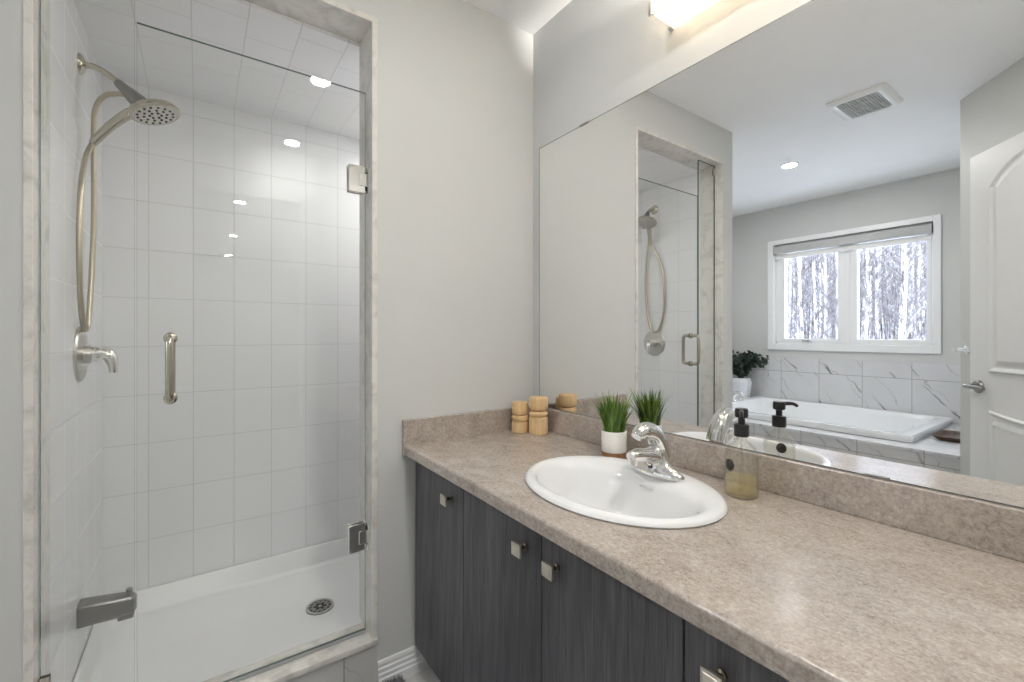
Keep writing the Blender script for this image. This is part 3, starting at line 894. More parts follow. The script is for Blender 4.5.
# ------------------------------------------------------------------ mirror
MT = 1.946
mr = root('vanity_mirror', (-0.002, -0.9, 0.887), 'large frameless mirror on the wall above the countertop', 'mirror')
b = BM(); box(b, (-0.0045, -1.795, 0.887), (-0.0002, -0.046, MT)); part('mirror_glass', b, M['mirror'], mr)
b = BM()
for lo_, hi_ in (((-1.795, 0.887), (-1.7925, MT)), ((-0.0485, 0.887), (-0.046, MT)), ((-1.7925, MT - 0.0025), (-0.0485, MT)), ((-1.7925, 0.887), (-0.0485, 0.889))):
    box(b, (-0.0049, lo_[0], lo_[1]), (-0.0044, hi_[0], hi_[1]))
part('polished_edge', b, M['edge_grey'], mr, label='thin grey polished edge')
for (y, z, s) in ((-0.306, MT, 1), (-1.159, 0.888, -1), (-1.5, MT, 1)):
    b = BM()
    if s > 0: box(b, (-0.0075, y - 0.022, z - 0.004), (-0.0003, y + 0.022, z + 0.003), 0.001)
    else: box(b, (-0.0085, y - 0.02, z - 0.0015), (-0.0047, y + 0.02, z + 0.0045), 0.001); 
    part('mirror_clip', b, M['darknickel'], mr)

# ------------------------------------------------------------------ vanity light
VL0, VL1, VZ0, VZ1 = -0.672, -1.27, 2.088, 2.215
vl = root('vanity_light', (0.0, -0.97, 2.15), 'cream frosted glass bar light on the wall above the mirror', 'wall light')
b = BM(); box(b, (-0.012, VL1 + 0.05, VZ0 + 0.02), (-0.0002, VL0 - 0.05, VZ1 - 0.02), 0.003); part('back_plate', b, M['satin'], vl)
b = BM()
box(b, (-0.103, VL1, VZ0), (-0.097, VL0, VZ1), 0.001, 1); box(b, (-0.097, VL1, VZ0), (-0.004, VL0, VZ0 + 0.006), 0.001, 1); box(b, (-0.097, VL0 - 0.006, VZ0 + 0.006), (-0.004, VL0, VZ1), 0.001, 1); box(b, (-0.097, VL1, VZ0 + 0.006), (-0.004, VL1 + 0.006, VZ1), 0.001, 1)
box(b, (-0.097, VL1 + 0.006, VZ1 - 0.006), (-0.052, VL0 - 0.006, VZ1), 0.001, 1)
part('glass_shade', b, M['frosted'], vl)
for y in (VL0, VL1):
    b = BM()
    box(b, (-0.107, y - 0.006, VZ0 - 0.004), (-0.095, y + 0.006, VZ0 + 0.03), 0.001)
    part('shade_clip', b, M['satin'], vl)
    b = BM()
    box(b, (-0.016, y - 0.006, VZ0 - 0.005), (-0.0002, y + 0.006, VZ0 + 0.012), 0.001)
    part('shade_clip', b, M['satin'], vl)
for y in (VL0 - 0.055, VL0 - 0.30, VL1 + 0.055):
    b = BM(); lathe(b, [(0.010, -0.002), (0.014, 0.0), (0.014, 0.012), (0, 0.012)], (-0.012, y, 2.15), (-1, 0, 0), 20); part('lamp_socket', b, M['plaster'], vl, smooth=40)
    b = BM(); bmesh.ops.create_uvsphere(b, u_segments=20, v_segments=12, radius=0.024)
    bmesh.ops.translate(b, verts=b.verts[:], vec=(-0.049, y, 2.15))
    part('lamp_globe', b, M['tube'], vl, smooth=60)

# ------------------------------------------------------------------ downlights
def downlight(x, y, label, watts, group=None, z=CEIL):
    t = root('ceiling_downlight', (x, y, z), label, 'ceiling light', group)
    b_ = BM(); lathe(b_, [(0.046, -0.0), (0.060, -0.0), (0.060, -0.004), (0.054, -0.007), (0.046, -0.005)], (x, y, z), n=36, caps=False)
    for k in range(0): pass
    part('trim_ring', b_, M['trim'], t, smooth=50)
    b_ = BM(); lathe(b_, [(0, -0.003), (0.046, -0.003), (0.046, -0.001), (0, -0.001)], (x, y, z), n=36)
    part('lens', b_, M['lens'], t)
    ld = bpy.data.lights.new('downlight_lamp', 'AREA'); ld.shape = 'DISK'; ld.size = 0.088; ld.energy = watts; ld.color = (1.0, 0.99, 0.97)
    lo = bpy.data.objects.new('downlight_lamp', ld); COL.objects.link(lo); lo.parent = t; lo.location = (0, 0, -0.009)
    return t
downlight(-2.447, 0.034, 'round recessed ceiling light in front of the bath window', DOWNLIGHT_W * 1.0)
downlight(-0.65, -1.64, 'round recessed ceiling light above the doorway end of the counter', DOWNLIGHT_W * 0.8)
downlight(-0.657, -0.77, 'round recessed ceiling light in front of the vanity', DOWNLIGHT_W * 0.22)
downlight(-0.30, 0.42, 'added fill light on the shower ceiling, out of view', DOWNLIGHT_W * 0.30, z=2.205)  # added lamp, out of view, lifts and evens the light in the shower
hl = [(-0.83, -3.37), (-0.79, -5.1), (-0.77, -6.8)]
hn = ['nearest the doorway', 'in the middle of the hall', 'farthest down the hall']
for (x, y), s in zip(hl, hn): downlight(x, y, 'round recessed hall ceiling light ' + s, HALL_W, 'hall ceiling lights')

# ------------------------------------------------------------------ ceiling vent
va_ = Vector((-1.812, -0.606, CEIL))
vt = root('exhaust_vent', va_, 'white rectangular exhaust vent grille on the ceiling', 'vent')
b = BM()
hx, hy = 0.155, 0.135
def vring(hx_, hy_, z): return [(va_.x + px, va_.y + py, CEIL + z) for px, py in rrect(0, 0, hx_, hy_, 0.02, 4)]
rings_surface(b, [vring(0.155, 0.132, 0.0), vring(0.155, 0.132, -0.006), vring(0.148, 0.125, -0.014), vring(0.132, 0.100, -0.020), vring(0.124, 0.092, -0.020), vring(0.122, 0.090, -0.010)], False)
part('frame', b, M['trim'], vt, smooth=35)
b = BM()
box(b, (va_.x - 0.123, va_.y - 0.091, CEIL - 0.009), (va_.x + 0.123, va_.y + 0.091, CEIL - 0.006))
for k in range(14):
    y = va_.y - 0.084 + k * 0.0129
    box(b, (va_.x - 0.122, y - 0.002, CEIL - 0.017), (va_.x + 0.122, y + 0.002, CEIL - 0.009))
for k in (-0.04, 0.04): box(b, (va_.x + k - 0.003, va_.y - 0.09, CEIL - 0.0175), (va_.x + k + 0.003, va_.y + 0.09, CEIL - 0.009))
part('grille', b, M['ventdark'], vt, label='grey slatted grille')

# ------------------------------------------------------------------ shower pan
sp_ = root('shower_pan', (-0.741, 0.50, 0.0), 'white acrylic shower base with a round drain', 'shower base')
b = BM()
cxp, cyp = (SH_L + SH_R) / 2, (0.107 + SH_BACK) / 2
hxp, hyp = (SH_R - SH_L) / 2 - 0.001, (SH_BACK - 0.107) / 2 - 0.0005
def pr2(dx, z, r): return [(x, y, z) for x, y in rrect(cxp, cyp, hxp - dx, hyp - dx, r, 6)]
rings_surface(b, [pr2(0.0, 0.0, 0.004), pr2(0.0, 0.128, 0.004), pr2(0.002, 0.132, 0.006), pr2(0.009, 0.132, 0.010), pr2(0.012, 0.128, 0.012), pr2(0.020, 0.050, 0.020), pr2(0.028, 0.040, 0.028), pr2(0.045, 0.035, 0.04), pr2(0.30, 0.026, 0.04)], True, True)
part('tray', b, M['pan'], sp_, smooth=50)
dcx, dcy, dz = -0.729, 0.532, 0.0262
b = BM()
lathe(b, [(0.0, 0.0), (0.055, 0.0), (0.055, 0.003), (0.051, 0.005), (0.047, 0.004), (0.047, 0.0015), (0, 0.0015)], (dcx, dcy, dz), n=36)
dr = part('drain', b, M['gasket'], sp_, smooth=40, label='dark round drain')
b = BM()
lathe(b, [(0.044, 0.0015), (0.055, 0.0015), (0.055, 0.0055), (0.044, 0.0055), (0.044, 0.0015)], (dcx, dcy, dz), n=36, caps=False)
for k in range(12):
    a = 2 * math.pi * k / 12
    for r_, w_ in ((0.036, 0.0055), (0.022, 0.005)):
        aa = a + (0.26 if r_ < 0.03 else 0)
        if r_ < 0.03 and k % 2: continue
        box(b, (dcx + r_ * math.cos(aa) - w_, dcy + r_ * math.sin(aa) - 0.0025, dz + 0.003), (dcx + r_ * math.cos(aa) + w_, dcy + r_ * math.sin(aa) + 0.0025, dz + 0.0052))
lathe(b, [(0, 0.003), (0.008, 0.003), (0.008, 0.0055), (0, 0.0055)], (dcx, dcy, dz), n=16)
lathe(b, [(0.027, 0.003), (0.031, 0.003), (0.031, 0.0054), (0.027, 0.0054), (0.027, 0.003)], (dcx, dcy, dz), n=30, caps=False)
part('drain_cover', b, M['satin'], dr, smooth=40, label='perforated metal drain cover')

# ------------------------------------------------------------------ shower glass
GY0, GY1 = 0.041, 0.050
DTOP = 2.000
def pane(bm, x0, x1, z0, z1):
    vs = box(bm, (x0, GY0, z0), (x1, GY1, z1))
    for f in {f for v in vs for f in v.link_faces}:
        if abs(f.normal.y) < 0.5: f.material_index = 1
DJ = -1.2845
sd = root('shower_door', ((DJ + JR) / 2, 0.0455, CURB), 'clear glass hinged shower door with a metal pull handle', 'shower door')
b = BM(); pane(b, DJ + 0.0035, JR - 0.008, CURB + 0.012, DTOP)
bmesh.ops.recalc_face_normals(b, faces=b.faces[:])
for f in b.faces: f.material_index = 0 if abs(f.normal.y) > 0.5 else 1
part('glass_pane', b, [M['glass'], M['glass_edge']], sd)
b = BM()
hxx = -1.211
for s, yy in ((-1, GY0), (1, GY1)):
    yo = yy + s * 0.045
    tube(b, smooth_path([(hxx, yy, 1.172), (hxx, yy + s * 0.030, 1.172), (hxx, yo - s * 0.004, 1.166), (hxx, yo, 1.145), (hxx, yo, 1.036), (hxx, yo - s * 0.004, 1.015), (hxx, yy + s * 0.030, 1.009), (hxx, yy, 1.009)], 5), 0.0095, 14, up=(1, 0, 0))
    for z in (1.172, 1.009):
        lathe(b, [(0, 0), (0.0155, 0), (0.0155, 0.003), (0.0125, 0.006), (0, 0.006)], (hxx, yy, z), (0, s, 0), 20)
part('pull_handle', b, M['nickel'], sd, smooth=50, label='polished nickel C-shaped pull handle')
for z in (1.700, 0.502):
    b = BM()
    box(b, (JR - 0.066, GY0 - 0.011, z - 0.045), (JR - 0.012, GY0, z + 0.045), 0.002); box(b, (JR - 0.066, GY1, z - 0.045), (JR - 0.012, GY1 + 0.011, z + 0.045), 0.002)
    box(b, (JR - 0.034, GY0 - 0.013, z - 0.022), (JR - 0.006, GY1 + 0.013, z + 0.022), 0.002)
    hg = part('hinge', b, M['chrome'], sd, label='square chrome glass hinge')
    b = BM(); box(b, (JR - 0.006, GY0 - 0.018, z - 0.045), (JR, GY1 + 0.018, z + 0.045), 0.0015); part('wall_plate', b, M['chrome'], hg)
    b = BM(); cyl(b, (JR - 0.011, 0.0455, z - 0.03), (JR - 0.011, 0.0455, z + 0.03), 0.006, n=12); part('hinge_pin', b, M['gasket'], hg)
b = BM(); box(b, (DJ + 0.0035, GY0 - 0.001, CURB + 0.002), (JR - 0.008, GY1 + 0.001, CURB + 0.012)); part('bottom_seal', b, M['seal'], sd)

fp = root('shower_screen', ((JL + DJ) / 2, 0.0455, CURB), 'narrow fixed clear glass panel left of the shower door', 'shower screen')
b = BM(); pane(b, JL + 0.002, DJ - 0.001, CURB, HEAD - 0.001)
bmesh.ops.recalc_face_normals(b, faces=b.faces[:])
for f in b.faces: f.material_index = 0 if abs(f.normal.y) > 0.5 else 1
part('glass_pane', b, [M['glass'], M['glass_edge']], fp)
for z in (HEAD - 0.06, 0.32):
    b = BM()
    box(b, (JL, GY0 - 0.004, z), (JL + 0.002, GY1 + 0.004, z + 0.04)); box(b, (JL, GY0 - 0.004, z), (JL + 0.018, GY0, z + 0.04)); box(b, (JL, GY1, z), (JL + 0.018, GY1 + 0.004, z + 0.04))
    part('wall_clip', b, M['satin'], fp)

# ------------------------------------------------------------------ shower fittings on the left wall
sh = root('handheld_shower', (SH_L, 0.488, 2.05), 'nickel handheld shower head with arm and looping hose on shower wall', 'shower head')
b = BM(); lathe(b, [(0, 0), (0.032, 0), (0.032, 0.004), (0.024, 0.012), (0.012, 0.016), (0, 0.016)], (SH_L, 0.488, 2.05), (1, 0, 0), 28)
part('flange', b, M['nickel'], sh, smooth=50)
b = BM()
tube(b, smooth_path([(SH_L + 0.008, 0.488, 2.05), (-1.425, 0.483, 2.049), (-1.393, 0.476, 2.034), (-1.362, 0.466, 2.006)], 6), 0.0095, 14)
part('shower_arm', b, M['nickel'], sh, smooth=50)
b = BM()
p0, p1 = Vector((-1.366, 0.4675, 2.010)), Vector((-1.296, 0.440, 1.938))
lathe(b, [(0, 0), (0.013, 0.0), (0.015, 0.008), (0.0145, 0.012), (0.017, 0.03), (0.022, 0.055), (0.026, 0.085), (0.024, 0.100), (0, 0.104)], p0, p1 - p0, 24)
part('bracket', b, M['darknickel'], sh, smooth=50, label='dark nickel hose bracket')
b = BM()
hc = Vector((-1.270, 0.413, 1.921)); hn_ = Vector((0.30, -0.12, -0.95)).normalized()
lathe(b, [(0, -0.022), (0.022, -0.022), (0.040, -0.018), (0.066, -0.006), (0.072, 0.004), (0.0715, 0.010), (0.068, 0.012), (0, 0.012)], hc, hn_, 36)
tube(b, smooth_path([hc + Vector((-0.02, 0.01, 0.008)), (-1.335, 0.440, 1.906), (-1.385, 0.470, 1.862), (-1.432, 0.500, 1.806)], 6), [0.020, 0.0165, 0.015, 0.0135, 0.012], 16)
hd = part('spray_head', b, M['nickel'], sh, smooth=50)
b = BM()
lathe(b, [(0, 0.0125), (0.060, 0.0125), (0.060, 0.014), (0, 0.014)], hc, hn_, 36)
part('spray_face', b, M['satin'], hd, smooth=40)
b = BM()
qn = Vector((0, 0, 1)).rotation_difference(hn_).to_matrix()
for rr, cnt in ((0.016, 6), (0.032, 10), (0.049, 16)):
    for k in range(cnt):
        a = 2 * math.pi * k / cnt + rr * 20
        lathe(b, [(0.0042, 0.0135), (0.0035, 0.0165), (0, 0.0165)], hc + qn @ Vector((rr * math.cos(a), rr * math.sin(a), 0)), hn_, 8, caps=False)
part('nozzles', b, M['gasket'], hd, label='dark rubber spray nozzles')
b = BM()
hose = smooth_path([(-1.432, 0.500, 1.806), (-1.442, 0.462, 1.745), (-1.446, 0.415, 1.63), (-1.447, 0.397, 1.48), (-1.446, 0.402, 1.33), (-1.445, 0.432, 1.225), (-1.444, 0.470, 1.196),
                    (-1.443, 0.508, 1.228), (-1.440, 0.535, 1.36), (-1.436, 0.543, 1.52), (-1.433, 0.533, 1.68), (-1.431, 0.512, 1.83), (-1.424, 0.492, 1.915), (-1.400, 0.478, 1.960), (-1.366, 0.466, 1.972), (-1.340, 0.458, 1.972)], 8)
tube(b, hose, 0.0078, 10)
part('hose', b, M['hose'], sh, smooth=60)

vv_ = root('shower_valve', (SH_L, 0.488, 1.118), 'round metal shower valve plate with a curved lever', 'shower valve')
b = BM(); lathe(b, [(0, 0), (0.088, 0), (0.0885, 0.004), (0.084, 0.009), (0.06, 0.012), (0.030, 0.013), (0.028, 0.03), (0, 0.03)], (SH_L, 0.488, 1.118), (1, 0, 0), 44)
part('escutcheon', b, M['satin'], vv_, smooth=40)
b = BM()
vc = Vector((SH_L, 0.488, 1.118))
lathe(b, [(0, 0.028), (0.024, 0.028), (0.026, 0.034), (0.025, 0.050), (0.022, 0.056), (0, 0.058)], vc, (1, 0, 0), 28)
tube(b, smooth_path([vc + Vector((0.045, 0, 0)), vc + Vector((0.060, -0.004, 0.002)), vc + Vector((0.075, -0.008, -0.010)), vc + Vector((0.083, -0.012, -0.036)), vc + Vector((0.084, -0.014, -0.062))], 6), [0.024, 0.023, 0.019, 0.014, 0.010], 16)
part('lever', b, M['chrome'], vv_, smooth=50)

ts = root('tub_spout', (SH_L, 0.482, 0.29), 'grey metal tub spout with diverter knob low on shower wall', 'spout')
b = BM()
def srect(x, hy, z0, z1, r=0.012):
    return [(x, 0.482 + u, w) for u, w in rrect(0, (z0 + z1) / 2, hy, (z1 - z0) / 2, r, 4)]
rings_surface(b, [srect(SH_L, 0.033, 0.255, 0.325), srect(SH_L + 0.006, 0.034, 0.254, 0.326), srect(SH_L + 0.05, 0.031, 0.252, 0.322), srect(SH_L + 0.10, 0.029, 0.250, 0.316), srect(SH_L + 0.125, 0.027, 0.250, 0.311), srect(SH_L + 0.137, 0.024, 0.253, 0.306), srect(SH_L + 0.142, 0.018, 0.262, 0.298, 0.008)], True, True)
box(b, (SH_L + 0.095, 0.482 - 0.022, 0.238), (SH_L + 0.136, 0.482 + 0.022, 0.258), 0.004)
part('spout_body', b, M['darknickel'], ts, smooth=40)
b = BM(); lathe(b, [(0.004, 0), (0.004, 0.010), (0.009, 0.011), (0.009, 0.020), (0.006, 0.023), (0, 0.023)], (SH_L + 0.123, 0.482, 0.309), (0, 0, 1), 16)
part('diverter_knob', b, M['darknickel'], ts, smooth=40)

# ------------------------------------------------------------------ bathtub, deck
DKZ = 0.50; DKX = -2.345
TX0, TX1, TY0, TY1 = WIN_X + 0.0155, -2.475, -0.655, 0.775
RZ = 0.548
b = BM()
box(b, (DKX - 0.02, AC.y + 0.012, 0.0), (DKX, TUB_END - 0.012, DKZ - 0.018)); struct('wall_tub_front', b, M['marble_tub'], label='marble tiled bath front')
b = BM()
hy0, hy1, hx0, hx1 = TY0 + 0.03, TY1 - 0.03, TX0 + 0.03, TX1 - 0.03
box(b, (WIN_X + 0.012, AC.y + 0.012, DKZ - 0.018), (DKX + 0.008, hy0, DKZ), 0.001, 1); box(b, (WIN_X + 0.012, hy1, DKZ - 0.018), (DKX + 0.008, TUB_END - 0.012, DKZ), 0.001, 1)
box(b, (hx1, hy0, DKZ - 0.018), (DKX + 0.008, hy1, DKZ), 0.001, 1); box(b, (WIN_X + 0.012, hy0, DKZ - 0.018), (hx0, hy1, DKZ), 0.001, 1)
struct('trim_8', b, M['marble_deck'], label='pale marble tiled bath deck')
tb = root('bathtub', ((TX0 + TX1) / 2, (TY0 + TY1) / 2, DKZ), 'white rectangular drop-in bathtub under the window', 'bathtub')
b = BM()
tcx, tcy, thx, thy = (TX0 + TX1) / 2, (TY0 + TY1) / 2, (TX1 - TX0) / 2, (TY1 - TY0) / 2
def tr(dx, dy, z, r, oy=0.0): return [(x, y, z) for x, y in rrect(tcx, tcy + oy, thx - dx, thy - dy, r, 8)]
rings_surface(b, [tr(0.02, 0.02, DKZ + 0.001, 0.03), tr(0.006, 0.006, DKZ + 0.004, 0.03), tr(0.004, 0.004, DKZ + 0.018, 0.03), tr(0.001, 0.001, DKZ + 0.022, 0.03), tr(0.0, 0.0, RZ - 0.006, 0.03), tr(0.004, 0.004, RZ, 0.03), tr(0.060, 0.075, RZ, 0.06), tr(0.070, 0.085, RZ - 0.006, 0.07),
                  tr(0.082, 0.098, RZ - 0.04, 0.08), tr(0.125, 0.15, 0.36, 0.10), tr(0.15, 0.22, 0.20, 0.12), tr(0.19, 0.28, 0.14, 0.12), tr(0.25, 0.36, 0.125, 0.10)], True)
part('shell', b, M['acrylic'], tb, smooth=45)
b = BM(); lathe(b, [(0, 0.0), (0.03, 0.0), (0.028, 0.005), (0, 0.007)], (tcx, TY0 + 0.117, 0.50), (0, 1, 0.08), 20); part('overflow_plate', b, M['chrome'], tb, smooth=40)

tf = root('tub_faucet', (-2.95, 0.728, RZ), 'chrome arched faucet on the bathtub rim beside the white planter', 'faucet')
b = BM()
lathe(b, [(0, 0), (0.03, 0), (0.028, 0.012), (0.02, 0.018), (0, 0.018)], (-2.95, 0.728, RZ), (0, 0, 1), 24)
tube(b, smooth_path([(-2.95, 0.728, RZ + 0.01), (-2.95, 0.726, RZ + 0.045), (-2.95, 0.712, RZ + 0.075), (-2.95, 0.685, RZ + 0.086), (-2.95, 0.655, RZ + 0.075), (-2.95, 0.64, RZ + 0.05)], 6), [0.019, 0.019, 0.019, 0.018, 0.017, 0.016], 16)
part('spout', b, M['chrome'], tf, smooth=50)
for s in (-1, 1):
    b = BM()
    lathe(b, [(0, 0), (0.024, 0), (0.022, 0.012), (0.014, 0.02), (0.014, 0.045), (0, 0.05)], (-2.95 + s * 0.13, 0.728, RZ), (0, 0, 1), 20)
    tube(b, [(-2.95 + s * 0.13, 0.728, RZ + 0.042), (-2.95 + s * 0.14, 0.65, RZ + 0.046)], [0.009, 0.006], 10)
    part('handle', b, M['chrome'], tf, smooth=50)

ep = root('potted_eucalyptus', (-3.385, 0.888, DKZ), 'white angular planter of dark eucalyptus on the bath deck corner', 'plant')
ex_, ey_ = -3.385, 0.888
b = BM()
PZ = 0.235
def octo(r, z): return [(ex_ + r * math.cos(2 * math.pi * (k + 0.5) / 8), ey_ + r * math.sin(2 * math.pi * (k + 0.5) / 8), DKZ + z) for k in range(8)]
rings_surface(b, [octo(0.075, 0.001), octo(0.092, PZ * 0.5), octo(0.100, PZ * 0.82), octo(0.085, PZ), octo(0.078, PZ), octo(0.08, PZ - 0.03)], True, True)
part('planter', b, M['whitepot'], ep)
b = BM(); b2 = BM()
re_ = random.Random(11)
for i in range(46):
    a = re_.random() * 2 * math.pi; sp0 = re_.uniform(0.05, 0.17); hh = re_.uniform(0.08, 0.26)
    if i < 6: a = -math.pi / 2 + re_.uniform(-.3, .4); sp0 = re_.uniform(0.18, 0.28); hh = re_.uniform(0.14, 0.22)
    tip = Vector((min(ex_ + sp0 * math.cos(a), -3.25) if math.cos(a) > 0.9 else ex_ + sp0 * math.cos(a), ey_ + sp0 * math.sin(a), DKZ + PZ + hh))
    tip.x = max(tip.x, WIN_X + 0.05); tip.y = min(tip.y, TUB_END - 0.05)
    st_ = smooth_path([(ex_ + 0.02 * math.cos(a), ey_ + 0.02 * math.sin(a), DKZ + PZ - 0.035), (ex_ + 0.3 * sp0 * math.cos(a), ey_ + 0.3 * sp0 * math.sin(a), DKZ + PZ + hh * 0.6), tip], 5)
    tube(b2, st_, 0.002, 5)
    for j in range(3, len(st_)):
        for s in range(2):
            c = st_[j] + Vector((re_.uniform(-.012, .012), re_.uniform(-.012, .012), re_.uniform(-.01, .01)))
            d1 = Vector((re_.uniform(-1, 1), re_.uniform(-1, 1), re_.uniform(-.3, .8))).normalized(); d2 = d1.orthogonal().normalized()
            d2 = (d2 * math.cos(i) + d1.cross(d2) * math.sin(i)).normalized()
            lw_, ll_ = re_.uniform(0.014, 0.021), re_.uniform(0.018, 0.027)
            nv = d1.cross(d2) * 0.003
            vs = [b.verts.new(c + d1 * ll_ * x + d2 * lw_ * y + nv * abs(y)) for x, y in ((0, 0), (0.5, 0.8), (1.1, 1.0), (1.7, 0.7), (2, 0), (1.7, -0.7), (1.1, -1.0), (0.5, -0.8))]
            b.faces.new(vs)
part('leaves', b, M['eucalyptus'], ep)
part('stems', b2, M['eucalyptus'], ep)

ty = root('wooden_tray', (-2.85, -0.77, DKZ), 'dark brown wooden tray on the marble bath deck beside the tub', 'tray')
b = BM()
tcx2, tcy2 = -2.87, -0.785
rings_surface(b, [[(x, y, DKZ + z) for x, y in rrect(tcx2, tcy2, hx_, hy_, 0.02, 4)] for hx_, hy_, z in ((0.12, 0.07, 0.001), (0.15, 0.10, 0.03), (0.142, 0.093, 0.03), (0.115, 0.066, 0.01))], True, True)
part('tray_body', b, M['tray'], ty)
gj = root('glass_jar', (-2.90, -0.80, DKZ + 0.011), 'clear ribbed glass jar standing in the wooden bath tray', 'jar')
b = BM()
lathe(b, [(0, 0.0), (0.036, 0.0), (0.038, 0.004), (0.038, 0.085), (0.036, 0.085), (0.0355, 0.006), (0, 0.006)], (-2.90, -0.80, DKZ + 0.0112), (0, 0, 1), 28)
part('jar_body', b, M['bottle_glass'], gj, smooth=40)
# towel bar end beside the door
hb = Vector((AC.x, AC.y, 1.10)) + Vector((AD.x, AD.y, 0)) * 0.055
rb = root('towel_bar', hb, 'chrome towel bar end on the angled wall beside the white door', 'towel bar')
b = BM()
lathe(b, [(0, 0), (0.022, 0), (0.022, 0.005), (0.012, 0.010), (0.010, 0.06), (0, 0.06)], hb, an3, 20)
part('post', b, M['chrome'], rb, smooth=40)
b = BM()
tube(b, [hb + an3 * 0.05 - ad3 * 0.018, hb + an3 * 0.05 + ad3 * 0.42], 0.008, 12)
lathe(b, [(0, 0), (0.022, 0), (0.022, 0.005), (0.012, 0.010), (0.010, 0.06), (0, 0.06)], hb + ad3 * 0.40, an3, 20)
part('bar', b, M['chrome'], rb, smooth=40)

# ------------------------------------------------------------------ roller blind
rbz = root('roller_blind', (WIN_X - 0.01, 0.055, 1.985), 'grey roller blind rolled up at the top of the window', 'blind')
b = BM()
prf = [(0.0, 0.0), (0.0, 0.062), (0.05, 0.062), (0.056, 0.052), (0.056, 0.008), (0.05, 0.0)]
prism(b, prf, WY0 + 0.006, WY1 - 0.006, fn=lambda u, v, w: (WIN_X - 0.018 + u, w, 1.970 + v * 1.15))
part('cassette', b, M['blind'], rbz)
b = BM(); box(b, (WIN_X - 0.004, WY0 + 0.012, 1.935), (WIN_X - 0.002, WY1 - 0.012, 1.9655)); part('fabric', b, M['blindfabric'], rbz)
b = BM(); box(b, (WIN_X - 0.008, WY0 + 0.012, 1.918), (WIN_X + 0.002, WY1 - 0.012, 1.938), 0.002); part('bottom_rail', b, M['vinyl'], rbz)

# ------------------------------------------------------------------ bath mat
bmx0, bmx1, bmy0, bmy1 = -1.42, -0.584, -0.56, -0.022
mt = root('bath_mat', ((bmx0 + bmx1) / 2, (bmy0 + bmy1) / 2, 0.0), 'grey shaggy bath mat on the floor in front of the shower', 'bath mat')
b = BM()
rings_surface(b, [[(x, y, z) for x, y in rrect((bmx0 + bmx1) / 2, (bmy0 + bmy1) / 2, (bmx1 - bmx0) / 2 - i, (bmy1 - bmy0) / 2 - i, 0.012, 5)] for i, z in ((0.002, 0.001), (0.0, 0.006), (0.006, 0.012))], True, True)
part('backing', b, M['matpile'], mt)
b = BM()
rm = random.Random(5)
for i in range(5200):
    x = rm.uniform(bmx0 + 0.012, bmx1 - 0.008); y = rm.uniform(bmy0 + 0.01, bmy1 - 0.008)
    if i > 1800: x = rm.uniform(-0.75, bmx1 - 0.006); y = rm.uniform(-0.2, bmy1 - 0.006)
    dx, dy, hh = rm.uniform(-.008, .008), rm.uniform(-.008, .004), rm.uniform(0.016, 0.032)
    a = rm.random() * 3.14; wx, wy = 0.0016 * math.cos(a), 0.0016 * math.sin(a)
    v1 = b.verts.new((x - wx, y - wy, 0.011)); v2 = b.verts.new((x + wx, y + wy, 0.011)); v3 = b.verts.new((x + dx * .5 + wx, y + dy * .5 + wy, 0.011 + hh * .6)); v4 = b.verts.new((x + dx * .5 - wx, y + dy * .5 - wy, 0.011 + hh * .6)); v5 = b.verts.new((x + dx, y + dy, 0.011 + hh))
    b.faces.new((v1, v2, v3, v4)); b.faces.new((v4, v3, v5))
pp = part('pile', b, M['matpile'], mt); pp['kind'] = 'stuff'

# ------------------------------------------------------------------ outside: snow and bare birches
GZ = -2.8
b = BM()
gx = [-4.2, -8, -14, -22, -34, -60]; gz = [GZ, GZ, GZ + 0.1, GZ + 0.5, GZ + 1.6, GZ + 6]
va = [[b.verts.new((x, y, z + 0.3 * math.sin(x * 1.3 + y * 0.7))) for y in range(-30, 46, 4)] for x, z in zip(gx, gz)]
for r0, r1 in zip(va, va[1:]):
    for i in range(len(r0) - 1): b.faces.new((r0[i], r0[i + 1], r1[i + 1], r1[i]))
o = link_mesh('snowy_ground', b, M['snow'], None, None, 60); o['kind'] = 'structure'; o['label'] = 'snow covered ground outside the window'

def birch_mesh(seed):
    rr = random.Random(seed)
    bt = BM(); bb_ = BM()
    H_ = rr.uniform(11, 15)
    lx, ly = rr.uniform(-.6, .6), rr.uniform(-.6, .6)
    pts = [Vector((lx * (t / 8) ** 1.5 + rr.uniform(-.05, .05), ly * (t / 8) ** 1.5 + rr.uniform(-.05, .05), H_ * t / 8)) for t in range(9)]
    tube(bt, pts, [0.062, 0.056, 0.050, 0.042, 0.032, 0.024, 0.012], 7)
    for k in range(46):
        t = rr.uniform(0.12, 0.95); i = min(int(t * 8), 7); p_ = pts[i].lerp(pts[i + 1], t * 8 - i)
        a = rr.random() * 6.283; ln = rr.uniform(0.5, 1.6) * (1.15 - t)
        d = Vector((math.cos(a), math.sin(a), rr.uniform(0.3, 1.4))).normalized()
        q1 = p_ + d * ln * 0.5 + Vector((0, 0, 0.1)); q2 = p_ + d * ln + Vector((0, 0, 0.25 * ln))
        tube(bb_, [p_, q1, q2], [0.015, 0.010, 0.005], 4, caps=False)
        for m_ in range(4):
            s_ = q1.lerp(q2, rr.random()); d2 = (d + Vector((rr.uniform(-1, 1), rr.uniform(-1, 1), rr.uniform(-.3, .9)))).normalized()
            tube(bb_, [s_, s_ + d2 * rr.uniform(0.3, 0.9)], [0.006, 0.003], 3, caps=False)
    return bt, bb_
protos = []
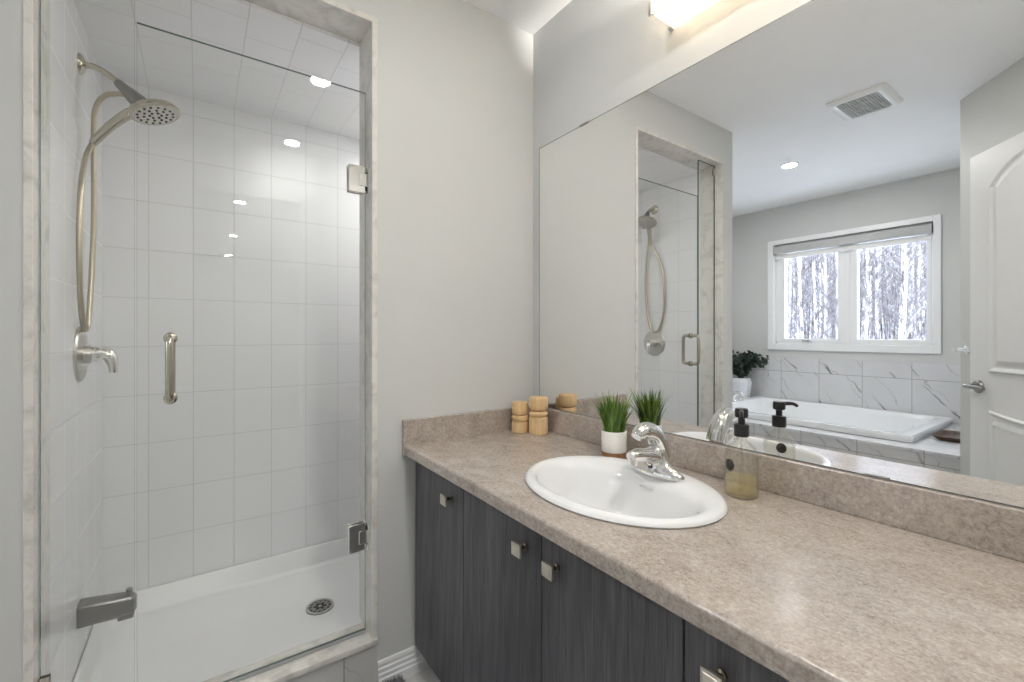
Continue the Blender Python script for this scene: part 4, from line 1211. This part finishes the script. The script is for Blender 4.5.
for s in (1, 2, 3):
    t = root('birch_tree', (0, 0, 0), 'bare pale birch tree in the snowy woods outside the window', 'tree', 'birch trees outside the window')
    bt, bb_ = birch_mesh(s)
    part('trunk', bt, M['birch'], t, smooth=60); part('branches', bb_, M['twig'], t)
    protos.append(t)
rt = random.Random(21)
spots = []
for i in range(52):
    d = 13.0 + 15.0 * (i / 52) ** 0.8
    x = 1.148 - d - 3.0
    lo_, hi_ = -1.473 + 0.17 * (1.148 - x), -1.473 + 0.49 * (1.148 - x)
    if i % 5 == 0: lo_, hi_ = lo_ - 5, hi_ + 5
    spots.append((x, rt.uniform(lo_, hi_)))
for i, (x, y) in enumerate(spots):
    o = protos[i] if i < 3 else copy_tree(protos[i % 3])
    gzz = 0
    for (xa, za), (xb, zb) in zip(zip(gx, gz), list(zip(gx, gz))[1:]):
        if xb <= x <= xa: gzz = za + (zb - za) * (xa - x) / (xa - xb)
    o.location = (x, y, gzz - 0.35); o.rotation_euler = (0, 0, rt.random() * 6.283); s = rt.uniform(0.75, 1.25); o.scale = (s, s, s)
# the far woods nobody could count
b = BM()
for i in range(1500):
    d = rt.uniform(35, 56); x = 1.148 - d
    y = rt.uniform(-1.473 + 0.12 * d, -1.473 + 0.53 * d)
    z0 = GZ + 1.2 + (d - 34) * 0.15
    w_ = rt.uniform(0.02, 0.07)
    p0 = Vector((x, y, z0)); p1 = p0 + Vector((rt.uniform(-.8, .8), rt.uniform(-.8, .8), rt.uniform(9, 13)))
    tube(b, [p0, p0.lerp(p1, .5) + Vector((0, rt.uniform(-.15, .15), 0)), p1], [w_, w_ * .7, w_ * .25], 5, caps=False)
    for k in range(7):
        t = rt.uniform(0.3, 1); q = p0.lerp(p1, t); a = rt.random() * 6.283
        tube(b, [q, q + Vector((math.cos(a), math.sin(a), rt.uniform(.4, 1.5))) * rt.uniform(0.5, 1.6)], [0.02, 0.006], 3, caps=False)
o = link_mesh('woodland_trees', b, M['birch']); o['kind'] = 'stuff'; o['label'] = 'dense bare woods far behind the birch trees'; o['category'] = 'woods'
